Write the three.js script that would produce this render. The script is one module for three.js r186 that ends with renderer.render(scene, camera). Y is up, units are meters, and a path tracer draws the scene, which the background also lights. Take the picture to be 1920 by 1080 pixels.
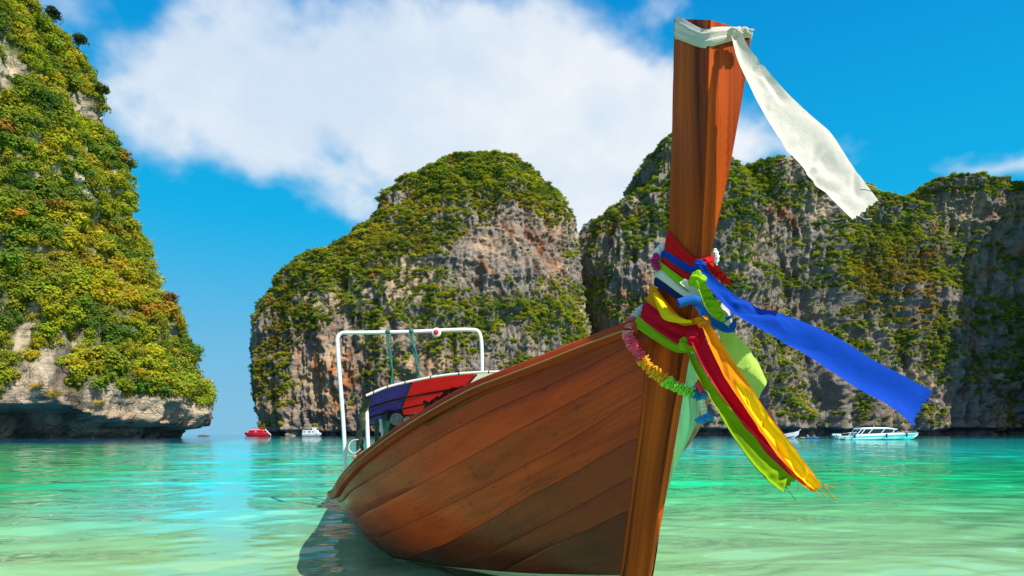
import * as THREE from 'three';
import { mergeGeometries } from 'three/addons/utils/BufferGeometryUtils.js';
import { MarchingCubes } from 'three/addons/objects/MarchingCubes.js';

// ---------------------------------------------------------------- camera, exposure, sun
const scene = new THREE.Scene();
const FOCAL = 1200, HORIZON = 815, EYE = 1.0;                        // lens in photograph pixels, eye height in metres
const camera = new THREE.PerspectiveCamera(2 * Math.atan(HORIZON / FOCAL) * 180 / Math.PI, 1920 / (2 * HORIZON), 0.1, 9000);
camera.position.set(0, EYE, 0);
camera.lookAt(0, EYE, -10);
camera.setViewOffset(1920, 2 * HORIZON, 0, 0, 1920, 1080);           // a level camera with a shifted lens
camera.updateProjectionMatrix();
const renderer = new THREE.WebGLRenderer({ antialias: true });
renderer.setSize(1024, 576);
renderer.toneMapping = THREE.LinearToneMapping;
renderer.toneMappingExposure = 1.2;
renderer.shadowMap.enabled = true;

const SUN_AZ = 44 * Math.PI / 180, SUN_EL = 48 * Math.PI / 180;      // to the right of straight behind the camera
const sunDir = new THREE.Vector3(Math.sin(SUN_AZ) * Math.cos(SUN_EL), Math.sin(SUN_EL), Math.cos(SUN_AZ) * Math.cos(SUN_EL));
const sun = new THREE.DirectionalLight(new THREE.Color(1.0, 0.95, 0.82), 5.0);
sun.position.copy(sunDir).multiplyScalar(900);
sun.target.position.set(0, 0, 0);
sun.castShadow = true;
sun.shadow.mapSize.set(4096, 4096);
Object.assign(sun.shadow.camera, { left: -700, right: 700, top: 700, bottom: -700, near: 1, far: 3000 });
scene.add(sun, sun.target);

// ---------------------------------------------------------------- small mathematics
const { clamp, lerp, smoothstep } = THREE.MathUtils;
const V = (x, y, z) => new THREE.Vector3(x, y, z);
function rng(seed) { let a = seed >>> 0; return () => { a = (a + 0x6d2b79f5) | 0; let t = Math.imul(a ^ (a >>> 15), 1 | a); t = (t + Math.imul(t ^ (t >>> 7), 61 | t)) ^ t; return ((t ^ (t >>> 14)) >>> 0) / 4294967296; }; }
function hash3(x, y, z) { let h = Math.imul(x, 374761393) ^ Math.imul(y, 668265263) ^ Math.imul(z, 2147483647 ^ 0x51ed27); h = Math.imul(h ^ (h >>> 13), 1274126177); h ^= h >>> 16; return (h >>> 0) / 4294967295 * 2 - 1; }
function noise3(x, y, z) {
  const ix = Math.floor(x), iy = Math.floor(y), iz = Math.floor(z), fx = x - ix, fy = y - iy, fz = z - iz;
  const u = fx * fx * (3 - 2 * fx), v = fy * fy * (3 - 2 * fy), w = fz * fz * (3 - 2 * fz);
  const a = hash3(ix, iy, iz), b = hash3(ix + 1, iy, iz), c = hash3(ix, iy + 1, iz), d = hash3(ix + 1, iy + 1, iz);
  const e = hash3(ix, iy, iz + 1), f = hash3(ix + 1, iy, iz + 1), g = hash3(ix, iy + 1, iz + 1), h = hash3(ix + 1, iy + 1, iz + 1);
  const p = a + (b - a) * u, q = c + (d - c) * u, r = e + (f - e) * u, s = g + (h - g) * u;
  const m = p + (q - p) * v, n = r + (s - r) * v;
  return m + (n - m) * w;
}
function fbm(x, y, z, oct = 4, gain = 0.5) { let s = 0, a = 1, n = 0; for (let i = 0; i < oct; i++) { s += a * noise3(x, y, z); n += a; a *= gain; x = x * 2.03 + 17.1; y = y * 2.03 + 5.7; z = z * 2.03 + 9.2; } return s / n; }
function ridge(x, y, z, oct = 4) { let s = 0, a = 1, n = 0; for (let i = 0; i < oct; i++) { s += a * (1 - 2 * Math.abs(noise3(x, y, z))); n += a; a *= 0.55; x = x * 2.1 + 11.3; y = y * 2.1 + 3.1; z = z * 2.1 + 7.7; } return s / n; }
// periodic 2-D noise for textures (px, py whole numbers of cells)
function tnoise(x, y, px, py, seed) {
  const ix = Math.floor(x), iy = Math.floor(y), fx = x - ix, fy = y - iy, u = fx * fx * (3 - 2 * fx), v = fy * fy * (3 - 2 * fy), m = (a, n) => ((a % n) + n) % n;
  const a = hash3(m(ix, px), m(iy, py), seed), b = hash3(m(ix + 1, px), m(iy, py), seed), c = hash3(m(ix, px), m(iy + 1, py), seed), d = hash3(m(ix + 1, px), m(iy + 1, py), seed);
  return lerp(lerp(a, b, u), lerp(c, d, u), v);
}
function interp(table, x) {                                         // table of [x, y], x rising
  if (x <= table[0][0]) return table[0][1];
  for (let i = 1; i < table.length; i++) if (x <= table[i][0]) { const [x0, y0] = table[i - 1], [x1, y1] = table[i]; return lerp(y0, y1, (x - x0) / (x1 - x0)); }
  return table[table.length - 1][1];
}
function smoothInterp(table, x) {                                   // Catmull-Rom through the same kind of table
  const n = table.length;
  if (x <= table[0][0]) return table[0][1];
  if (x >= table[n - 1][0]) return table[n - 1][1];
  let i = 1; while (x > table[i][0]) i++;
  const slope = (k) => { const a = table[Math.max(0, k - 1)], b = table[Math.min(n - 1, k + 1)]; return (b[1] - a[1]) / (b[0] - a[0]); };
  const [x0, y0] = table[i - 1], [x1, y1] = table[i], h = x1 - x0, t = (x - x0) / h, t2 = t * t, t3 = t2 * t;
  return (2 * t3 - 3 * t2 + 1) * y0 + (t3 - 2 * t2 + t) * h * slope(i - 1) + (-2 * t3 + 3 * t2) * y1 + (t3 - t2) * h * slope(i);
}
const lin = (r, g, b) => [r, g, b].map((c) => { c /= 255; return c <= 0.04045 ? c / 12.92 : ((c + 0.055) / 1.055) ** 2.4; });
const at = (px, py, d) => V((px - 960) / FOCAL * d, EYE + (HORIZON - py) / FOCAL * d, -d);   // a place seen in direction (px, py), d metres away along the view

// ---------------------------------------------------------------- sky: clear tropical blue with a large soft cumulus bank
{
  const W = 3072, H = 1536, data = new Float32Array(W * H * 4);
  const dim = (c) => c.map((v) => v / 1.2), zen = dim(lin(3, 118, 207)), mid = dim(lin(22, 177, 233)), low = dim(lin(132, 193, 226));
  // cloud bank outline as soft lobes: centre and radii in degrees of azimuth (right of the view axis) and elevation
  const lobes = [[-23, 26.5, 9, 4.6, 0.62], [-15, 28.5, 9, 6, 0.8], [-7, 28.5, 9, 7.5, 0.85], [-6, 24, 8, 6, 1], [1, 25, 8, 8.5, 1.05], [6, 22, 9, 8.5, 1.05], [9.5, 27, 5, 4, 0.9], [12, 21.5, 7, 8, 1],
    [4, 17, 9, 6, 0.9], [13, 16, 8, 5, 0.85], [-27, 29.5, 5, 3.2, 0.5], [-22, 32.5, 7, 2.2, 0.45], [19.5, 23.5, 5, 2.0, 0.55], [22, 22.0, 4, 1.3, 0.45], [38, 19.8, 4, 0.8, 0.5], [-31, 34, 5, 2, 0.4], [-2, 14.5, 4, 2.4, 0.35], [-31, 27, 6, 3.5, 0.34], [-25, 23, 6, 3, 0.4], [-17, 23, 6, 2.6, 0.5], [-13.5, 19, 2, 1.6, 0.3]];
  const far = new Float32Array(W / 4 * H / 4).fill(-1);              // unseen clouds beyond the view, cover raised for fill light, on a coarse grid
  for (let row = 0; row < H; row++) {
    const el = ((row + 0.5) / H - 0.5) * Math.PI, y = Math.sin(el), e = el * 180 / Math.PI, k = Math.pow(clamp(y, 0, 1), 0.55);
    const base = [0, 1, 2].map((c) => lerp(lerp(low[c], mid[c], smoothstep(y, 0.0, 0.33)), zen[c], smoothstep(k, 0.46, 0.92)));
    for (let col = 0; col < W; col++) {
      const o = (row * W + col) * 4, az = ((col + 0.5) / W - 0.5) * 2 * Math.PI, x = Math.cos(az) * Math.cos(el), z = Math.sin(az) * Math.cos(el);
      let cov = 0, tone = 1;
      const A = Math.atan2(x, -z) * 180 / Math.PI, out = Math.abs(A) > 46;   // 0 along the view, right positive
      if (e > 2) {
        let f = 0, w2 = 0;
        if (Math.abs(A) < 62 && e < 46) {
          const w1 = fbm(x * 5 + 3, y * 7, z * 5, 3); w2 = fbm(x * 5 - 9, y * 7 + 4, z * 5, 3);
          const w3 = fbm(x * 15 + 8, y * 20, z * 15, 3), aa = A + w1 * 5 + w3 * 2.2, ee = e + w2 * 3.6 - w3 * 1.5;
          for (const [la, le, ra, re, s] of lobes) { const da = (aa - la) / ra, de = (ee - le) / re, d = da * da + de * de; if (d < 6) f += s * Math.exp(-d * 1.1); }
        }
        if (out) { const q = (row >> 2) * (W >> 2) + (col >> 2); if (far[q] < 0) far[q] = clamp((fbm(x * 2.1 + 31, y * 4.2, z * 2.1, 4) + 0.12) * 3.4, 0, 1); f += smoothstep(Math.abs(A), 48, 62) * far[q] * smoothstep(e, 4, 14); }
        if (f > 0.04) {
          const fine = fbm(x * 16, y * 22, z * 16, 5, 0.55);
          cov = smoothstep(f + fine * 0.6 + 0.25 * w2, 0.14, 1.1);
          tone = clamp(0.55 + 0.9 * fbm(x * 4 + 2, y * 6, z * 4 + 5, 3) + 0.6 * fine + 0.012 * A - 0.02 * (e - 24), 0, 1);
        }
      }
      const white = [lerp(0.56, 0.745, tone), lerp(0.655, 0.775, tone), lerp(0.77, 0.805, tone)];
      for (let c = 0; c < 3; c++) data[o + c] = lerp(base[c], white[c], cov * 0.97);
      data[o + 3] = 1;
    }
  }
  const t = new THREE.DataTexture(data, W, H, THREE.RGBAFormat, THREE.FloatType);
  t.mapping = THREE.EquirectangularReflectionMapping;
  t.magFilter = t.minFilter = THREE.LinearFilter;
  t.needsUpdate = true;
  scene.background = t;
  scene.environment = t;
}

// ---------------------------------------------------------------- naming
const taken = new Map();
function numbered(name) { const n = taken.get(name) ?? 0; taken.set(name, n + 1); return n ? `${name}_${String(n).padStart(3, '0')}` : name; }
function tag(o, label, category, group, kind) { o.userData.label = label; o.userData.category = category; if (group) o.userData.group = group; if (kind) o.userData.kind = kind; return o; }
function mesh(name, geometry, material, parent) {
  const m = new THREE.Mesh(geometry, material); m.name = parent ? name : numbered(name); m.castShadow = m.receiveShadow = true; (parent ?? scene).add(m); return m;
}
function thing(name, label, category, group) { const g = new THREE.Group(); g.name = numbered(name); scene.add(g); return tag(g, label, category, group); }
// puts the origin of a thing whose parts were built in world coordinates at its base
function settle(g) {
  const box = new THREE.Box3().setFromObject(g), c = V((box.min.x + box.max.x) / 2, box.min.y, (box.min.z + box.max.z) / 2), done = new Set();
  g.traverse((o) => { if (o.isMesh && !done.has(o.geometry)) { done.add(o.geometry); o.geometry.translate(-c.x, -c.y, -c.z); } });
  g.position.copy(c);
  return g;
}

// ---------------------------------------------------------------- geometry helpers
function gridGeometry(nu, nv, f, { uv, color, closedU = false } = {}) {  // f(i/nu, j/nv, i, j) -> Vector3
  const pos = new Float32Array((nu + 1) * (nv + 1) * 3), uvs = new Float32Array((nu + 1) * (nv + 1) * 2), col = color ? new Float32Array((nu + 1) * (nv + 1) * 3) : null, idx = [];
  for (let j = 0, k = 0; j <= nv; j++) for (let i = 0; i <= nu; i++, k++) {
    const p = f(i / nu, j / nv, i, j); pos[k * 3] = p.x; pos[k * 3 + 1] = p.y; pos[k * 3 + 2] = p.z;
    const t = uv ? uv(i / nu, j / nv, p) : [i / nu, j / nv]; uvs[k * 2] = t[0]; uvs[k * 2 + 1] = t[1];
    if (col) { const c = color(i / nu, j / nv, p); col[k * 3] = c[0]; col[k * 3 + 1] = c[1]; col[k * 3 + 2] = c[2]; }
    if (i < nu && j < nv) { const a = k, b = k + 1, c = k + nu + 1, d = k + nu + 2; idx.push(a, b, d, a, d, c); }
  }
  const g = new THREE.BufferGeometry();
  g.setAttribute('position', new THREE.BufferAttribute(pos, 3)); g.setAttribute('uv', new THREE.BufferAttribute(uvs, 2));
  if (col) g.setAttribute('color', new THREE.BufferAttribute(col, 3));
  g.setIndex(idx); g.computeVertexNormals();
  return g;
}
const plain = (g) => { const h = g.index ? g.toNonIndexed() : g; for (const k of Object.keys(h.attributes)) if (!['position', 'normal', 'uv'].includes(k)) h.deleteAttribute(k); return h; };
const join = (...gs) => mergeGeometries(gs.flat().map(plain));
function tube(points, radius, seg = 40, sides = 8, closed = false) { return new THREE.TubeGeometry(new THREE.CatmullRomCurve3(points, closed, 'centripetal'), seg, radius, sides, closed); }
function bar(a, b, r, sides = 8, r2 = r) {
  const d = b.clone().sub(a), g = new THREE.CylinderGeometry(r2, r, d.length(), sides);
  g.applyQuaternion(new THREE.Quaternion().setFromUnitVectors(V(0, 1, 0), d.clone().normalize())); return g.translate((a.x + b.x) / 2, (a.y + b.y) / 2, (a.z + b.z) / 2);
}
function ball(p, r, sx = 1, sy = 1, sz = 1, n = 12) { return new THREE.SphereGeometry(r, n, Math.max(6, n * 0.7 | 0)).scale(sx, sy, sz).translate(p.x, p.y, p.z); }
function box(cx, cy, cz, w, h, d, ry = 0) { return new THREE.BoxGeometry(w, h, d).rotateY(ry).translate(cx, cy, cz); }
function dataTexture(w, h, f, srgb) {
  const d = new Uint8Array(w * h * 4);
  for (let y = 0, o = 0; y < h; y++) for (let x = 0; x < w; x++, o += 4) { const c = f(x / w, y / h, x, y); for (let k = 0; k < 3; k++) d[o + k] = clamp(Math.round((srgb ? (c[k] <= 0.0031308 ? c[k] * 12.92 : 1.055 * c[k] ** (1 / 2.4) - 0.055) : c[k]) * 255), 0, 255); d[o + 3] = 255; }
  const t = new THREE.DataTexture(d, w, h, THREE.RGBAFormat, THREE.UnsignedByteType);
  t.wrapS = t.wrapT = THREE.RepeatWrapping; t.magFilter = THREE.LinearFilter; t.minFilter = THREE.LinearMipmapLinearFilter; t.generateMipmaps = true;
  if (srgb) t.colorSpace = THREE.SRGBColorSpace;
  t.needsUpdate = true; return t;
}
const std = (r, g, b, rough = 0.6, extra = {}) => { const m = new THREE.MeshPhysicalMaterial({ roughness: rough, ...extra }); m.color.setRGB(r, g, b); return m; };

// ================================================================ SETTING
// ---------------------------------------------------------------- sea: sheltered bay, sand shelf deepening away from the beach behind the camera
function shelfDepth(x, z) {                                          // metres of water over the sand
  const d = -z;
  return clamp(0.12 + 0.05 * (d - 3) + 0.35 * fbm(x / 14, 0, z / 18, 3) * smoothstep(d, 4, 16), 0.1, 5) + 14 * smoothstep(d, 105, 230) + 9 * smoothstep(d, 55, 80) * smoothstep(-x - 0.40 * d, 0, 8);  // added channel by the left cliff darkens the water to cut bounced light
}
{
  const r = rng(11), waves = [];
  for (let i = 0; i < 34; i++) {
    const L = 0.16 * Math.pow(16, i / 33) * (0.9 + 0.2 * r()), th = (r() - 0.5) * 1.5 + 0.2, k = 2 * Math.PI / L;
    waves.push({ L, kx: Math.sin(th) * k, kz: Math.cos(th) * k, a: 0.0038 * Math.pow(L, 1.0), p: r() * 6.283 });
  }
  const angles = [], FRONT = 0.80, NF = 520;
  for (let i = 0; i <= NF; i++) angles.push(-FRONT + 2 * FRONT * i / NF);
  for (let i = 1; i < 50; i++) angles.push(FRONT + (2 * Math.PI - 2 * FRONT) * i / 50);
  const radii = []; for (let q = 1.2; q < 160; q *= q < 3 ? 1.05 : 1.0085) radii.push(q); for (let q = 160; q < 6000; q *= 1.05) radii.push(q); radii.push(6000);
  const nA = angles.length, nR = radii.length, n = nA * nR + 1, pos = new Float32Array(n * 3), nor = new Float32Array(n * 3), uv = new Float32Array(n * 2), col = new Float32Array(n * 3), idx = [];
  const sand = [0.24, 0.46, 0.23], green = [0.010, 0.54, 0.21], teal = [0.003, 0.60, 0.54], pale = [0.09, 0.60, 0.66], deep = [0.004, 0.10, 0.20];  // pale is the sky reflection mixed into the water colour
  pos[1] = 0; nor[1] = 1; col.set(sand, 0);
  for (let i = 0; i < nR; i++) for (let j = 0; j < nA; j++) {
    const k = 1 + i * nA + j, R = radii[i], x = Math.sin(angles[j]) * R, z = -Math.cos(angles[j]) * R, dr = R * 0.0085, front = j <= NF;
    let h = 0, sx = 0, sz = 0;
    if (front && R < 400) {
      const gust = 0.75 + 0.55 * fbm(x / 5, 2, z / 3.2, 3), wx = x + 0.35 * fbm(x / 1.6, 7, z / 1.6, 2), wz = z + 0.35 * fbm(x / 1.6, 17, z / 1.6, 2);
      for (const w of waves) {
        const f = smoothstep(w.L, 2.5 * dr, 5 * dr) * gust; if (f <= 0) continue;
        const ph = w.kx * wx + w.kz * wz + w.p, s = Math.sin(ph), c = Math.cos(ph);
        h += w.a * f * (s + 0.25 * Math.cos(2 * ph)); const q = w.a * f * (c - 0.5 * Math.sin(2 * ph)); sx += q * w.kx; sz += q * w.kz;
      }
    }
    pos[k * 3] = x; pos[k * 3 + 1] = h; pos[k * 3 + 2] = z;
    const l = Math.hypot(sx, 1, sz); nor[k * 3] = -sx / l; nor[k * 3 + 1] = 1 / l; nor[k * 3 + 2] = -sz / l;
    uv[k * 2] = x; uv[k * 2 + 1] = z;
    const D = shelfDepth(x, z), g1 = smoothstep(D, 0.16, 0.62), g2 = smoothstep(D, 0.55, 2.3), g3 = smoothstep(D, 6, 14), weed = smoothstep(fbm(x / 7 + 4, 1, z / 9, 4), 0.05, 0.5) * smoothstep(D, 0.3, 0.8) * (1 - g3);
    const skyPatch = Math.exp(-(((x + 0.42 * -z + 0.3) / (1.2 + 0.10 * -z)) ** 2)) * smoothstep(-z, 5, 9) * (1 - smoothstep(-z, 30, 60)) * clamp(0.8 + 1.2 * fbm(x / 3, 5, z / 5, 3), 0, 1);   // pale patch that paints the bright sky and cloud reflection into the water
    const lagoon = smoothstep(-x - 0.55 * -z, -1, 4) * (1 - smoothstep(-z, 40, 120));                                                                              // greener shallows under the near cliff, its green reflection painted in
    for (let c = 0; c < 3; c++) { let v = lerp(lerp(sand[c], green[c] * (1 - 0.35 * lagoon), g1), lerp(teal[c], green[c] * 0.55, lagoon * 0.9), g2); v = lerp(v, deep[c], g3); v = lerp(v, green[c] * 0.8, weed * 0.5); col[k * 3 + c] = lerp(v, pale[c], skyPatch * 0.8); }
    if (i < nR - 1) { const b = 1 + i * nA + (j + 1) % nA, c = k + nA, d = b + nA; idx.push(k, b, d, k, d, c); }
    if (i === 0) idx.push(0, 1 + (j + 1) % nA, k);
  }
  const g = new THREE.BufferGeometry();
  g.setAttribute('position', new THREE.BufferAttribute(pos, 3)); g.setAttribute('normal', new THREE.BufferAttribute(nor, 3)); g.setAttribute('uv', new THREE.BufferAttribute(uv, 2)); g.setAttribute('color', new THREE.BufferAttribute(col, 3));
  g.setIndex(new THREE.BufferAttribute(new Uint32Array(idx), 1));
  const bump = dataTexture(512, 512, (u, v) => { let s = 0, a = 1; for (let o = 0, f = 6; o < 4; o++, f *= 2, a *= 0.52) s += a * tnoise(u * f, v * f * 2.5, f, f * 2.5, 90 + o); const q = clamp(0.5 + s * 0.28, 0, 1); return [q, q, q]; });
  bump.repeat.set(1 / 12, 1 / 12);
  const m = new THREE.MeshPhysicalMaterial({ vertexColors: true, roughness: 0.03, ior: 1.33, specularIntensity: 0.42, bumpMap: bump, bumpScale: 0.05 });
  tag(mesh('sea', g, m), 'turquoise sheltered bay water paling to sandy green near the beach', 'sea', null, 'structure');
}

// ---------------------------------------------------------------- leaves
function leafCrown(seed, n, size, squash = 0.8) {                    // lumpy crown of separate leaf clumps, radius about 1
  const r = rng(seed), pos = [], nor = [], lumps = [];
  for (let i = 0; i < 9; i++) { const d = V(r() - 0.5, (r() - 0.35) * squash, r() - 0.5).normalize(); lumps.push([d.multiplyScalar(0.35 + 0.3 * r()), 0.34 + 0.24 * r()]); }
  for (let i = 0; i < n; i++) {
    const [c, R] = lumps[Math.floor(r() * lumps.length)], d = V(r() * 2 - 1, r() * 2 - 1, r() * 2 - 1).normalize();
    if (d.y < -0.55) d.y *= -1;
    const p = c.clone().addScaledVector(d, R * (0.72 + 0.34 * r())), N = d.clone().add(V(r() - 0.5, r() * 0.9, r() - 0.5)).normalize();
    const t = V(r() - 0.5, r() - 0.5, r() - 0.5).cross(N).normalize(), b = N.clone().cross(t), s = size * (0.6 + 0.8 * r());
    const q = [p.clone().addScaledVector(t, s), p.clone().addScaledVector(b, s * 0.55), p.clone().addScaledVector(t, -s), p.clone().addScaledVector(b, -s * 0.55)];
    const sn = N.clone().lerp(d, 0.5).normalize();
    for (const k of [0, 1, 2, 0, 2, 3]) { pos.push(q[k].x, q[k].y, q[k].z); nor.push(sn.x, sn.y, sn.z); }
  }
  const g = new THREE.BufferGeometry();
  g.setAttribute('position', new THREE.Float32BufferAttribute(pos, 3)); g.setAttribute('normal', new THREE.Float32BufferAttribute(nor, 3));
  return g;
}
const leafMat = new THREE.MeshPhysicalMaterial({ roughness: 1, transmission: 0.42, thickness: 0, side: THREE.DoubleSide, specularIntensity: 0.4 });
const crowns = [leafCrown(1, 360, 0.135), leafCrown(2, 360, 0.12), leafCrown(3, 320, 0.14, 0.6), leafCrown(4, 380, 0.12, 1)];
const rockBump = dataTexture(512, 512, (u, v) => { let s = 0, a = 1; for (let o = 0, f = 5; o < 6; o++, f *= 2, a *= 0.62) s += a * (1 - 2 * Math.abs(tnoise(u * f * 2, v * f, f * 2, f, 40 + o))); const q = clamp(0.45 + s * 0.2, 0, 1); return [q, q, q]; });
rockBump.repeat.set(1 / 14, 1 / 20);
const rockMat = new THREE.MeshStandardMaterial({ vertexColors: true, roughness: 0.95, bumpMap: rockBump, bumpScale: 1.5 });

// a limestone massif: closed outline at every height, fluted and broken, with the forest that clings to it
// left / right: [px, py] silhouettes as seen from the beach; D: distance of its middle; depth: half its thickness in metres
function massif(o) {
  const { D, left, right, depth, nu, nv, seed } = o, toXY = (l) => l.map(([px, py]) => [EYE + (HORIZON - py) / FOCAL * D, (px - 960) / FOCAL * D]).sort((a, b) => a[0] - b[0]);
  const L = toXY(left), R = toXY(right), H = Math.max(L[L.length - 1][0], R[R.length - 1][0]), y0 = -3, ex = o.ex ?? 2.6, back = Math.ceil(nu / 6), N = nu + back;
  const lean = o.lean ?? 0.35, flute = o.flute ?? 1, cut = o.cut ?? 5, cutIn = o.cutIn ?? 6;
  const roofAt = (mx, x, z) => cut * (0.75 + 0.35 * fbm(x / 16, seed, z / 16, 2)) * (o.roof ? o.roof(mx) : 1);
  const P = new Float32Array((N + 1) * (nv + 1) * 3), info = new Float32Array((N + 1) * (nv + 1) * 2);
  for (let j = 0; j <= nv; j++) {
    const t = j / nv, y = y0 + (H - y0) * (1 - Math.pow(1 - t, 1.5)), xl = interp(L, y), xr = interp(R, y), cx = (xl + xr) / 2, a = Math.max(0.3, (xr - xl) / 2), rel = clamp(y / H, 0, 1);
    const b = depth * Math.min(1, Math.pow(a / (o.aRef ?? a), 0.7)) * (1 - lean * rel * rel);
    for (let i = 0; i <= N; i++) {
      const W0 = 0.55, ph = i <= nu ? Math.PI + W0 - (Math.PI + 2 * W0) * i / nu : -W0 - (Math.PI - 2 * W0) * (i - nu) / back, c = Math.cos(ph), s = Math.sin(ph);
      let px = cx + a * Math.sign(c) * Math.pow(Math.abs(c), 2 / ex), pz = -D + b * Math.sign(s) * Math.pow(Math.abs(s), 2 / ex);
      const nx = c / a, nz = s / b, nl = Math.hypot(nx, nz) || 1, ux = nx / nl, uz = nz / nl, k = Math.min(1, a / 26);
      const led0 = fbm(px / 16, y / 12, pz / 16 + seed, 3), blk = ridge(px / 9 + led0, y / 11 + seed, pz / 9, 2), big = fbm(px / 55 + seed, y / 70, pz / 55, 3), but = ridge(px / 19 + seed, y / 75 + 2, pz / 19, 3), fl = ridge(px / 5.5 + 0.5 * led0, y / 34 + seed, pz / 5.5, 3) * (0.55 + 0.9 * Math.abs(led0)), rough = fbm(px / 3.2, y / 4.2, pz / 3.2 + seed, 3), led = fbm(px / 40, y / 6.5, pz / 40 + seed, 2);
      const st = ridge(px / 2.7 + 9, y / 17 + seed, pz / 2.7, 2); let d = k * flute * (11 * big + 6.5 * but + 3.0 * fl + 1.2 * st + 1.6 * led + 2.2 * blk + (o.ledge ?? 0) * ridge(px / 12 + led0, y / 1.9, pz / 12, 2) * (1 - smoothstep(y, 14, 26))) + (0.5 + 0.5 * k) * (o.rugged ?? 1) * (1.7 * rough + 1.1 * ridge(px / 1.5, y / 2.6, pz / 1.5 + seed, 2));
      d *= i === 0 || i === N || i === nu ? 1 : 1;
      const roof = roofAt(960 + FOCAL * px / D, px, pz);
      d -= cutIn * (o.inner ? o.inner(960 + FOCAL * px / D) : 1) * (1 - smoothstep(y, roof * 0.86, roof * 1.04)) * smoothstep(k, 0.2, 1);
      const e = (j * (N + 1) + i) * 3; P[e] = px + ux * d; P[e + 1] = y + k * 1.3 * noise3(px / 7, y / 9, pz / 7 + seed) * smoothstep(y, 2, 12); P[e + 2] = pz + uz * d;
      info[(j * (N + 1) + i) * 2] = but * 0.5 + fl * 0.5;
    }
  }
  const idx = []; for (let j = 0; j < nv; j++) for (let i = 0; i < N; i++) { const a = j * (N + 1) + i, b = a + 1, c = a + N + 1, d = c + 1; idx.push(a, b, d, a, d, c); }
  const g = new THREE.BufferGeometry(); g.setAttribute('position', new THREE.BufferAttribute(P, 3)); g.setIndex(new THREE.BufferAttribute(new Uint32Array(idx), 1)); g.computeVertexNormals();
  const nrm = g.attributes.normal.array, col = new Float32Array(P.length), uv = new Float32Array(P.length / 3 * 2), veg = new Float32Array(P.length / 3);
  const gauss = (list, px, py) => { let s = 0; for (const [x, y, rx, ry, v, tilt = 0] of list ?? []) { const dx = px - x, dy = py - y, ux = dx + tilt * dy; s += v * Math.exp(-((ux / rx) ** 2) - (dy / ry) ** 2); } return s; };
  for (let k = 0; k < P.length / 3; k++) {
    const x = P[k * 3], y = P[k * 3 + 1], z = P[k * 3 + 2], px = 960 + FOCAL * x / D, py = HORIZON - FOCAL * (y - EYE) / D;   // charts of the forest and of the stains are kept in these map units
    const ny = nrm[k * 3 + 1];
    const n1 = fbm(x / 22 + seed, y / 15, z / 22, 4, 0.58), n2 = fbm(x / 5, y / 18 + seed, z / 5, 4), n3 = fbm(x / 2.3, y / 9, z / 2.3, 3), n4 = fbm(x / 30, y / 22, z / 30 + seed, 3);
    let m = (o.forest ?? 0.2) + 1.35 * n1 + 1.25 * (ny - 0.12) + gauss(o.veg, px, py) - 0.25 * info[k * 2];
    m *= smoothstep(y, cut * 0.9, cut * 1.6);
    veg[k] = smoothstep(m, 0.12, 0.4);
    const dk0 = o.tone ?? 1, grey = [0.225 * dk0, 0.185 * dk0, 0.155 * dk0], dark = [0.052, 0.047, 0.048], cream = o.bright ?? [0.43 * dk0, 0.30 * dk0, 0.18 * dk0], rust = [0.40, 0.125, 0.02];
    const kd = smoothstep(n2 + 0.35 * n3 - 0.35 * info[k * 2], -0.02, 0.36), kc = smoothstep(n4 + n3 * 0.35 + (o.pale ?? 0), 0.1, 0.55), kr = clamp(smoothstep(n4 * -1 + n2 * 0.5, 0.22, 0.6) * 0.6 + gauss(o.rust, px, py) * smoothstep(n2 + n3, -0.5, 0.35), 0, 1);
    const soil = [0.085, 0.105, 0.014];
    for (let c = 0; c < 3; c++) { let v = lerp(grey[c], cream[c], kc * 0.8); v = lerp(v, dark[c], kd * 0.8); v = lerp(v, rust[c], kr * 0.85); v *= 1 + 0.45 * n3; col[k * 3 + c] = lerp(v, soil[c], veg[k] * 0.85); }
    uv[k * 2] = x + z; uv[k * 2 + 1] = y;
  }
  g.setAttribute('color', new THREE.BufferAttribute(col, 3)); g.setAttribute('uv', new THREE.BufferAttribute(uv, 2));
  const rock = tag(mesh(o.name, g, rockMat), o.label, o.category ?? 'cliff', null, 'structure');
  // forest
  const r = rng(seed * 7 + 5), per = crowns.map(() => []), e1 = V(), e2 = V(), nn = V(), step = o.spacing;
  for (let j = 0; j < nv; j++) for (let i = 0; i < nu; i++) {
    const a = j * (N + 1) + i, ids = [a, a + 1, a + N + 1, a + N + 2], v = (veg[ids[0]] + veg[ids[1]] + veg[ids[2]] + veg[ids[3]]) / 4;
    if (v < 0.08) continue;
    e1.set(P[ids[1] * 3] - P[a * 3], P[ids[1] * 3 + 1] - P[a * 3 + 1], P[ids[1] * 3 + 2] - P[a * 3 + 2]); e2.set(P[ids[2] * 3] - P[a * 3], P[ids[2] * 3 + 1] - P[a * 3 + 1], P[ids[2] * 3 + 2] - P[a * 3 + 2]);
    nn.crossVectors(e1, e2); const area = nn.length(); nn.normalize();
    { const vx = -P[a * 3], vz = -P[a * 3 + 2], vl = Math.hypot(vx, vz); if ((nn.x * vx + nn.z * vz) / vl < -0.3 && nn.y < 0.3) continue; }
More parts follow.
